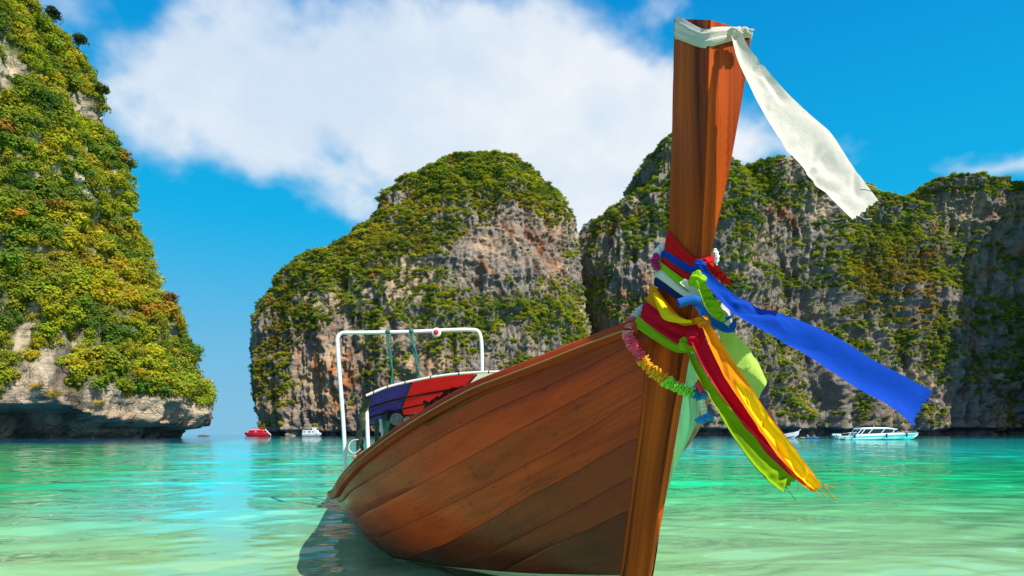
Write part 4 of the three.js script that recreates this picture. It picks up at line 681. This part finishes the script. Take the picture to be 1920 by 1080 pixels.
ribbon('low_green', 'leaf green cloth tied lowest on the stem, its broad tail hanging to the water side', [0.27, 0.46, 0.008], (add) => {
  add('wrapped_band', band([592, 643, 640, 625], [614, 662, 660, 645], [0.062, 0.03, 0.03, 0.05], { seed: 40, folds: [[1.6, 0.008, 0.1]] }));
  add('knot', knot(at(1284, 646, 2.68), 0.026, 1, 1.1, 0.8, 13));
  add('tail', strip(pix([[1300, 664], [1332, 714], [1384, 770], [1440, 820], [1484, 862], [1505, 894]], 2.66, 2.56), pix([[1287, 656], [1306, 702], [1346, 770], [1386, 838], [1432, 898], [1470, 927]], 2.67, 2.54), { nu: 110, nv: 30, folds: [[1.1, 0.018, 0.35, 0.15, 0.2], [2.3, 0.008, 0.0, 0.4, 0.3]], bulge: 0.02, seed: 42, fray: 0.05, creases: 14 }));
  for (const q of [pix([[1478, 920], [1486, 930], [1492, 938]], 2.54, 2.54), pix([[1496, 903], [1497, 914], [1492, 923]], 2.55, 2.55)]) add('loose_thread', threads([q]));
});

// ---------------------------------------------------------------- flower garlands
function blossom(p, dir, r, seed) {                                  // a ruffled rosette of petals facing along dir
  const g = [], rr = rng(seed), q = new THREE.Quaternion().setFromUnitVectors(V(0, 1, 0), dir);
  for (let ring = 0; ring < 3; ring++) for (let i = 0; i < 8; i++) {
    const a = (i + ring * 0.4 + rr() * 0.4) / 8 * 6.283, l = r * (1 - ring * 0.12) * (0.85 + 0.3 * rr()), s = new THREE.SphereGeometry(1, 6, 4).scale(l * 0.5, r * 0.1, l * 0.42).translate(l * 0.55, 0, 0).rotateZ((rr() - 0.5) * 0.8).rotateY(a).translate(0, r * (ring - 1) * 0.28, 0);
    g.push(s);
  }
  return join(g).applyQuaternion(q).translate(p.x, p.y, p.z);
}
{
  const t = thing('flower_garland', 'pink, yellow, lime and blue flower garland hanging across the stem', 'garland');
  const c = new THREE.CatmullRomCurve3(pix([[1180, 608, 2.93], [1177, 628, 2.91], [1187, 648, 2.87], [1204, 674, 2.83], [1224, 696, 2.80], [1244, 711, 2.76], [1264, 724, 2.73], [1286, 733, 2.72], [1308, 739, 2.72], [1316, 742, 2.72]]));
  const pink = std(0.85, 0.10, 0.20, 0.8), yellow = std(0.9, 0.42, 0.01, 0.8), lime = std(0.34, 0.75, 0.05, 0.8), blue = std(0.01, 0.22, 0.55, 0.8), rose = std(0.90, 0.28, 0.35, 0.8);
  const N = 24; for (let i = 0; i < N; i++) { const u = 0.03 + 0.95 * i / (N - 1), m = i < 3 ? rose : i < 8 ? pink : i < 14 ? yellow : i < 20 ? lime : blue; if (i === 1) continue; mesh('blossom', blossom(c.getPoint(u), c.getTangent(u), 0.026 + 0.003 * (i % 3), 300 + i), m, t); }
  mesh('string', new THREE.TubeGeometry(c, 60, 0.004, 6), std(0.7, 0.7, 0.6), t);
  const white = std(0.80, 0.76, 0.58, 0.7);
  for (let i = 0; i < 4; i++) { const p = at(1316 + i * 1.6, 752 + i * 7.5, 2.71); mesh('white_bud', join([0, 1, 2, 3].map((k) => ball(V(p.x + 0.008 * Math.cos(k * 1.57 + i), p.y, p.z + 0.008 * Math.sin(k * 1.57 + i)), 0.009, 0.8, 1.15, 0.8, 8))), white, t); }
  mesh('rosebud', knot(at(1314, 722, 2.69), 0.022, 0.9, 1.25, 0.9, 21), std(0.72, 0.03, 0.025, 0.6), t);
  mesh('tassel_bow', join(knot(at(1314, 788, 2.70), 0.02, 1.2, 0.8, 0.8, 3), knot(at(1329, 782, 2.70), 0.02, 1.1, 0.9, 0.8, 4), knot(at(1320, 742, 2.70), 0.016, 1, 0.8, 0.8, 4)), blue, t);
  // its other end goes up round the stem
  const c2 = new THREE.CatmullRomCurve3(pix([[1183, 606, 2.95], [1192, 594, 2.98], [1203, 583, 3.0], [1213, 578, 3.02]])), wh = std(0.72, 0.66, 0.64, 0.8);
  for (let i = 0; i < 6; i++) mesh('blossom', blossom(c2.getPoint(0.1 + i * 0.17), c2.getTangent(0.1 + i * 0.17), 0.027, 400 + i), i < 1 ? pink : wh, t);
  settle(t);
  const t2 = thing('flower_garland', 'small magenta and white garland peeping out beside the red cloth', 'garland'), mag = std(0.55, 0.02, 0.22, 0.8);
  const c3 = new THREE.CatmullRomCurve3(pix([[1236, 504, 2.80], [1229, 494, 2.80], [1228, 485, 2.81], [1238, 476, 2.84]]));
  for (let i = 0; i < 4; i++) mesh('blossom', blossom(c3.getPoint(0.08 + i * 0.24), c3.getTangent(0.08 + i * 0.24), 0.020, 450 + i), mag, t2);
  mesh('white_bud', knot(at(1238, 474, 2.85), 0.03, 0.9, 1.2, 0.9, 8), std(0.80, 0.76, 0.66, 0.7), t2); settle(t2);
  const t3 = thing('flower_garland', 'white buds peeping out at the right edge of the post beside the red knot', 'garland');
  for (const [x, y] of [[1341, 475], [1343, 484], [1340, 493]]) mesh('white_bud', knot(at(x, y, 2.72), 0.016, 0.8, 1.1, 0.8, x + y), std(0.82, 0.80, 0.76, 0.7), t3); settle(t3);
}

// ================================================================ OTHER CRAFT
// hull lofted along x (bow towards +x): stations [x, half breadth at deck, half breadth at chine, deck height, keel height]
function loftHull(st, beamCurve = 0.4) {
  const ring = (q) => { const [x, bd, bc, yd, yk] = q, pts = []; for (const s of [1, -1]) { const l = [[0, yk], [bc, yk + (yd - yk) * beamCurve], [bd, yd], [bd * 0.94, yd + 0.02], [0, yd + 0.06]]; const u = s > 0 ? l : l.slice().reverse(); for (const [z, y] of u) pts.push(V(x, y, z * s)); } return pts; };
  const rings = st.map(ring), pos = [], n = rings[0].length;
  const tri = (a, b, c) => pos.push(a.x, a.y, a.z, b.x, b.y, b.z, c.x, c.y, c.z);
  for (let i = 0; i < rings.length - 1; i++) for (let k = 0; k < n; k++) { const m = (k + 1) % n, a = rings[i][k], b = rings[i][m], c = rings[i + 1][m], d = rings[i + 1][k]; tri(a, b, c); tri(a, c, d); }
  for (const [R, f] of [[rings[0], 1], [rings[rings.length - 1], -1]]) for (let k = 1; k < n - 1; k++) f > 0 ? tri(R[0], R[k + 1], R[k]) : tri(R[0], R[k], R[k + 1]);
  const g = new THREE.BufferGeometry(); g.setAttribute('position', new THREE.Float32BufferAttribute(pos, 3)); g.setAttribute('uv', new THREE.Float32BufferAttribute(new Float32Array(pos.length / 3 * 2), 2)); g.computeVertexNormals(); return g;
}
function extrudeProfile(pts, width, bevel = 0.04) { const s = new THREE.Shape(pts.map(([x, y]) => new THREE.Vector2(x, y))), g = new THREE.ExtrudeGeometry(s, { depth: width, bevelEnabled: true, bevelThickness: bevel, bevelSize: bevel, bevelSegments: 2 }); return g.translate(0, 0, -width / 2); }
const gel = std(0.80, 0.82, 0.82, 0.3, { clearcoat: 0.6 }), glassDark = std(0.02, 0.03, 0.035, 0.12), steel = std(0.6, 0.62, 0.63, 0.3, { metalness: 0.8 });

// a small figure as one continuous surface: joints in metres, bones [from, to, r0, r1]
function figure(joints, bones, res = 34, bound) {
  const mc = new MarchingCubes(res, new THREE.MeshBasicMaterial(), false, false, 60000), f = mc.field, lo = bound[0], hi = bound[1];
  const p = V(), ab = V(), ap = V();
  for (let z = 0; z < res; z++) for (let y = 0; y < res; y++) for (let x = 0; x < res; x++) {
    const g = (i, a, b) => lerp(a, b, (i) / (res - 1)); p.set(g(x, lo.x, hi.x), g(y, lo.y, hi.y), g(z, lo.z, hi.z)); let d = 1e3;
    for (const [a, b, r0, r1] of bones) { const A = joints[a], Bq = joints[b]; ab.subVectors(Bq, A); ap.subVectors(p, A); const t = clamp(ap.dot(ab) / Math.max(1e-6, ab.lengthSq()), 0, 1), q = ap.addScaledVector(ab, -t).length() - lerp(r0, r1, t), k = 0.05, h = Math.max(k - Math.abs(d - q), 0) / k; d = Math.min(d, q) - h * h * k * 0.25; }
    f[z * res * res + y * res + x] = -d;
  }
  mc.isolation = 0; mc.update();
  const n = mc.count, pos = new Float32Array(n * 3), src = mc.positionArray, half = res / 2;
  for (let i = 0; i < n; i++) for (let c = 0; c < 3; c++) { const q = src[i * 3 + c], k = (q * half + half) / (res - 1); pos[i * 3 + c] = lerp(lo.getComponent(c), hi.getComponent(c), k); }
  const g = new THREE.BufferGeometry(); g.setAttribute('position', new THREE.BufferAttribute(pos, 3)); g.setAttribute('normal', new THREE.BufferAttribute(Float32Array.from(mc.normalArray.subarray(0, n * 3), (v) => v), 3)); g.computeVertexNormals(); return g;
}
const seated = figure(
  { pelvis: V(0, 0.1, 0), chest: V(-0.05, 0.45, 0), neck: V(-0.03, 0.6, 0), head: V(0, 0.74, 0), lk: V(0.42, 0.22, 0.12), rk: V(0.42, 0.22, -0.12), lf: V(0.75, 0.06, 0.12), rf: V(0.75, 0.06, -0.12), ls: V(-0.04, 0.54, 0.2), rs: V(-0.04, 0.54, -0.2), le: V(0.08, 0.34, 0.28), re: V(0.08, 0.34, -0.28), lh: V(0.32, 0.3, 0.2), rh: V(0.32, 0.3, -0.2) },
  [['pelvis', 'chest', 0.15, 0.16], ['chest', 'neck', 0.12, 0.06], ['neck', 'head', 0.055, 0.1], ['head', 'head', 0.105, 0.105], ['ls', 'rs', 0.075, 0.075], ['pelvis', 'lk', 0.1, 0.065], ['pelvis', 'rk', 0.1, 0.065], ['lk', 'lf', 0.06, 0.04], ['rk', 'rf', 0.06, 0.04], ['ls', 'le', 0.055, 0.045], ['rs', 're', 0.055, 0.045], ['le', 'lh', 0.045, 0.035], ['re', 'rh', 0.045, 0.035]], 40, [V(-0.4, -0.15, -0.5), V(0.95, 0.95, 0.5)]);
const vestGeometry = figure({ a: V(-0.01, 0.16, 0), b: V(-0.05, 0.5, 0), l: V(-0.04, 0.5, 0.15), r: V(-0.04, 0.5, -0.15) }, [['a', 'b', 0.185, 0.19], ['l', 'r', 0.11, 0.11]], 26, [V(-0.4, -0.1, -0.45), V(0.4, 0.8, 0.45)]);
const hairGeometry = new THREE.SphereGeometry(0.118, 14, 9, 0, 6.3, 0, 1.75).rotateZ(0.35).translate(-0.012, 0.755, 0);
const skin = std(0.42, 0.22, 0.13, 0.7), hair = std(0.03, 0.02, 0.015, 0.8);
function person(p, turn, label, vest) { const t = thing('person', label, 'person'); t.position.copy(p); t.rotation.y = turn; mesh('body', seated, skin, t); mesh('vest', vestGeometry, vest, t); mesh('hair', hairGeometry, hair, t); return t; }

{ // white speedboat, bow to the right
  const D = 122, p = at(1651, 825, D), S = thing('speedboat', 'white speedboat with cabin and three blue fenders, moored before the right wall', 'speedboat'); S.position.set(p.x, 0, p.z); S.rotation.y = 0.06; S.scale.y = 0.72;
  mesh('hull', loftHull([[-7.6, 1.3, 1.15, 0.85, -0.3], [-6, 1.45, 1.25, 0.95, -0.4], [-2, 1.55, 1.3, 1.15, -0.4], [2, 1.5, 1.1, 1.4, -0.35], [4.6, 1.2, 0.7, 1.62, -0.2], [6.4, 0.7, 0.3, 1.78, 0.3], [7.4, 0.12, 0.05, 1.86, 1.2]]), std(0.74, 0.82, 0.82, 0.35), S);
  for (const s of [1, -1]) mesh('deck_stripe', (() => { const c = new THREE.CatmullRomCurve3([V(-7.6, 0.88, 1.31 * s), V(-6, 0.98, 1.46 * s), V(-2, 1.18, 1.56 * s), V(2, 1.43, 1.51 * s), V(4.6, 1.65, 1.21 * s), V(6.4, 1.8, 0.71 * s), V(7.4, 1.88, 0.13 * s)]); return new THREE.TubeGeometry(c, 40, 0.07, 6); })(), gel, S);
  mesh('cabin_roof', extrudeProfile([[-4.6, 2.95], [-4.4, 3.15], [-1, 3.3], [0.8, 3.22], [2.6, 2.85], [2.4, 2.72], [0.5, 2.95], [-4.5, 2.85]], 2.3, 0.06), gel, S);
  mesh('cabin_glass', extrudeProfile([[-3.2, 1.3], [-2.7, 2.82], [0.5, 2.86], [2.2, 2.66], [3.2, 1.62]], 2.1, 0.02), glassDark, S);
  for (const [x0, y0, x1, y1] of [[-4.8, 1.2, -3.7, 2.9], [-3.4, 1.25, -2.3, 2.9], [-0.9, 1.3, 0.1, 2.95], [1.4, 1.5, 2.0, 2.75], [-5.6, 1.1, -4.4, 2.9]]) for (const s of [1, -1]) mesh('cabin_pillar', bar(V(x0, y0, 1.17 * s), V(x1, y1, 1.15 * s), 0.085, 6), gel, S);
  for (const s of [1, -1]) mesh('cabin_side', extrudeProfile([[-5.6, 0.95], [-5.2, 1.45], [-0.5, 1.72], [3.4, 1.95], [4.6, 1.6]], 0.1, 0.02).translate(0, 0, 1.2 * s), gel, S);
  for (const x of [-6.1, 0.1, 4.2]) { const f = thing('fender', x < -3 ? 'blue fender nearest the stern of the white speedboat' : x < 2 ? 'blue fender amidships on the white speedboat' : 'blue fender nearest the bow of the white speedboat', 'fender', 'fenders of the white speedboat'); const yb = x < -3 ? 0.3 : x < 2 ? 0.4 : 0.55, w = V(x, yb, x > 3 ? 1.42 : 1.68).applyAxisAngle(V(0, 1, 0), 0.06).add(S.position); f.position.copy(w); mesh('fender_body', new THREE.CapsuleGeometry(0.17, 0.5, 6, 14).translate(0, 0.42, 0), std(0.01, 0.08, 0.38, 0.5), f); mesh('line', bar(V(0, 0.75, 0), V(0, 0.95, -0.05), 0.025, 5), gel, f); }
  for (const s of [1, -1]) mesh('bow_rail', join(tube([V(3.2, 2.2, 1.35 * s), V(5, 2.3, 1.0 * s), V(6.6, 2.35, 0.5 * s), V(7.2, 2.3, 0.1 * s)], 0.03, 24, 6), ...[[3.4, 1.33], [5, 1.0], [6.5, 0.52]].map(([x, z]) => bar(V(x, 1.6, z * s), V(x, 2.3, z * s), 0.025, 5))), steel, S);
  for (const z of [-0.6, 0.1, 0.8]) { const e = new THREE.Group(); e.name = 'outboard_engine'; S.add(e); mesh('cowl', new THREE.SphereGeometry(0.42, 14, 10).scale(1.35, 0.9, 0.75).rotateZ(-0.25).translate(-8.7, 1.25, z), gel, e); mesh('engine_leg', bar(V(-8.4, 1.0, z), V(-8.9, -0.3, z), 0.14, 8, 0.1), steel, e); mesh('bracket', box(-7.95, 0.75, z, 0.9, 0.2, 0.3), steel, e); }
  mesh('swim_platform', box(-8.2, 0.5, 0, 1.4, 0.12, 2.2), gel, S);
  mesh('stern_rail', tube([V(-5.4, 1.9, 1.3), V(-7, 1.85, 1.3), V(-7.7, 1.75, 1.2), V(-8.6, 1.55, 1.1)], 0.04, 20, 6), steel, S);
  mesh('antenna', bar(V(-1.4, 3.3, 0.3), V(-1.5, 3.9, 0.3), 0.05, 5), gel, S);
  const red = std(0.60, 0.035, 0.02, 0.7), rel = (x, y, z) => V(x, y, z).applyAxisAngle(V(0, 1, 0), 0.06).add(S.position);
  person(rel(3.9, 1.2, 0.5), 0.3, 'person in a red vest sitting on the speedboat bow, nearer the cabin', red);
  person(rel(4.9, 1.27, 0.2), -0.5, 'person in an orange vest sitting on the speedboat bow, nearer the tip', std(0.62, 0.12, 0.02, 0.7));
}
{ // sit-on kayak with two people
  const D = 150, p = at(1519, 823, D), K = thing('kayak', 'blue and yellow kayak with two paddlers, left of the speedboat', 'kayak'); K.position.set(p.x, 0, p.z);
  mesh('hull', loftHull([[-2.2, 0.05, 0.03, 0.34, 0.2], [-1.4, 0.32, 0.25, 0.3, -0.08], [0, 0.42, 0.34, 0.28, -0.1], [1.4, 0.32, 0.25, 0.3, -0.08], [2.2, 0.05, 0.03, 0.36, 0.2]]), std(0.01, 0.12, 0.45, 0.4), K);
  mesh('stern_patch', loftHull([[-2.25, 0.06, 0.04, 0.37, 0.22], [-1.6, 0.30, 0.24, 0.34, 0.02], [-1.35, 0.34, 0.28, 0.33, 0.0]]), std(0.75, 0.55, 0.02, 0.4), K);
  for (const x of [-0.75, 0.65]) mesh('seat_back', box(x, 0.45, 0, 0.06, 0.3, 0.4), std(0.03, 0.03, 0.03), K);
  person(V(p.x - 0.55, 0.26, p.z), 0, 'person in a white vest paddling at the back of the kayak', std(0.75, 0.74, 0.7, 0.7));
  person(V(p.x + 0.95, 0.26, p.z), 0, 'person in a tan vest sitting at the front of the kayak', std(0.5, 0.33, 0.2, 0.7));
  const pd = thing('paddle', 'paddle held across the lap of the kayaker at the back', 'paddle'); mesh('shaft', bar(V(p.x - 0.5, 0.62, p.z - 0.2), V(p.x + 0.1, 0.58, p.z + 1.0), 0.02, 6), std(0.1, 0.1, 0.1), pd); mesh('blade', ball(V(p.x + 0.1, 0.58, p.z + 1.05), 0.16, 0.4, 0.9, 1.2), std(0.8, 0.6, 0.05), pd); settle(pd);
}
{ // small white boat mostly behind the ribbons
  const D = 190, p = at(1460, 821, D), S = thing('motorboat', 'small white open motorboat half hidden behind the hanging cloths', 'motorboat'); S.position.set(p.x, 0, p.z);
  mesh('hull', loftHull([[-5, 1, 0.9, 0.8, -0.2], [-2, 1.2, 1, 0.9, -0.3], [2, 1.15, 0.85, 1.2, -0.3], [4.6, 0.6, 0.3, 1.7, 0], [6, 0.08, 0.04, 2.1, 1.1]]), gel, S);
  mesh('windscreen', extrudeProfile([[-1, 1.0], [-0.4, 1.9], [0, 1.9], [0.6, 1.1]], 1.5, 0.02), glassDark, S); mesh('seat_box', box(-2.4, 1.05, 0, 1.4, 0.5, 1.5), gel, S); mesh('outboard_engine', join(ball(V(-5.3, 1.1, 0), 0.4, 1.2, 1, 0.8), bar(V(-5.3, 0.9, 0), V(-5.5, -0.3, 0), 0.12, 7)), std(0.05, 0.05, 0.05, 0.3), S);
  mesh('bow_post', bar(V(5.9, 1.9, 0), V(6.6, 2.7, 0), 0.12, 7, 0.08), gel, S);
}
{ // red two-deck ferry and white tour boat by the island
  const D = 400, p = at(482, 818, D), S = thing('ferry', 'red tour ferry with a pale boarding ramp, at the left foot of the island', 'ferry'); S.position.set(p.x, 0, p.z); S.rotation.y = 0.1;
  const red = std(0.62, 0.012, 0.03, 0.4), pink = std(0.80, 0.32, 0.36, 0.5);
  mesh('hull', loftHull([[-7.4, 0.3, 0.2, 2.6, 1.2], [-6, 1.6, 1.2, 2.2, -0.3], [0, 2.3, 2, 1.9, -0.5], [5, 2.2, 1.9, 1.9, -0.5], [6.8, 2.0, 1.7, 1.9, -0.3]]), red, S);
  mesh('cabin', extrudeProfile([[-5.2, 1.9], [-4.2, 3.7], [3.8, 3.7], [5.4, 1.9]], 3.6, 0.08), red, S);
  for (let k = 0; k < 5; k++) mesh('window', box(-3.2 + k * 1.45, 2.85, 1.91, 1.0, 0.75, 0.06), k === 2 ? pink : glassDark, S);
  mesh('upper_deck', extrudeProfile([[-4.6, 3.8], [-4, 4.35], [2.2, 4.35], [2.2, 3.8]], 3.2, 0.05), pink, S);
  mesh('awning', box(-1.4, 5.3, 0, 5.4, 0.1, 3), red, S); for (const x of [-3.8, -1.4, 1.0]) for (const z of [1.3, -1.3]) mesh('awning_post', bar(V(x, 4.3, z), V(x, 5.3, z), 0.06, 5), steel, S);
  mesh('wheelhouse', join(box(2.4, 4.7, 0, 1.6, 1.8, 2.4), box(2.4, 5.75, 0, 1.9, 0.15, 2.7)), red, S);
  mesh('boarding_ramp', bar(V(5.2, 4.2, 0.8), V(8.6, 0.6, 0.8), 0.35, 6), std(0.7, 0.72, 0.76, 0.5), S); mesh('stern_fitting', box(4.2, 3.9, 0, 1.6, 0.5, 2.6), pink, S);
}
{
  const D = 372, p = at(585, 818.5, D), S = thing('tour_boat', 'white tour boat with a teal sun deck before the island', 'tour boat'); S.position.set(p.x, 0, p.z); S.rotation.y = -0.1;
  mesh('hull', loftHull([[-5.4, 1.8, 1.5, 1.5, -0.3], [0, 2, 1.7, 1.5, -0.4], [3.4, 1.6, 1.1, 1.7, -0.3], [5.6, 0.1, 0.05, 2.1, 1]]), gel, S);
  mesh('cabin', extrudeProfile([[-5.1, 1.5], [-5.0, 3.6], [3.2, 3.6], [4.2, 1.6]], 3, 0.06), gel, S);
  for (const [x, w] of [[-4, 0.9], [-1, 1.5], [1.2, 0.7]]) mesh('window', box(x, 2.6, 1.58, w, 0.65, 0.06), glassDark, S);
  for (const x of [-4.6, -2.4, -0.2, 1.8]) for (const z of [1.4, -1.4]) mesh('deck_post', bar(V(x, 3.6, z), V(x, 5.2, z), 0.06, 5), steel, S);
  mesh('sun_deck', box(-2.6, 5.3, 0, 4.2, 0.14, 3), std(0.05, 0.42, 0.46, 0.6), S); mesh('wheelhouse', join(box(1.4, 4.5, 0, 1.8, 1.6, 2.2), box(1.4, 5.4, 0, 2.1, 0.14, 2.4)), gel, S); mesh('yellow_buoy_rack', box(-0.2, 5.1, 0.6, 0.6, 0.9, 0.6), std(0.7, 0.5, 0.03, 0.6), S);
}

renderer.render(scene, camera);
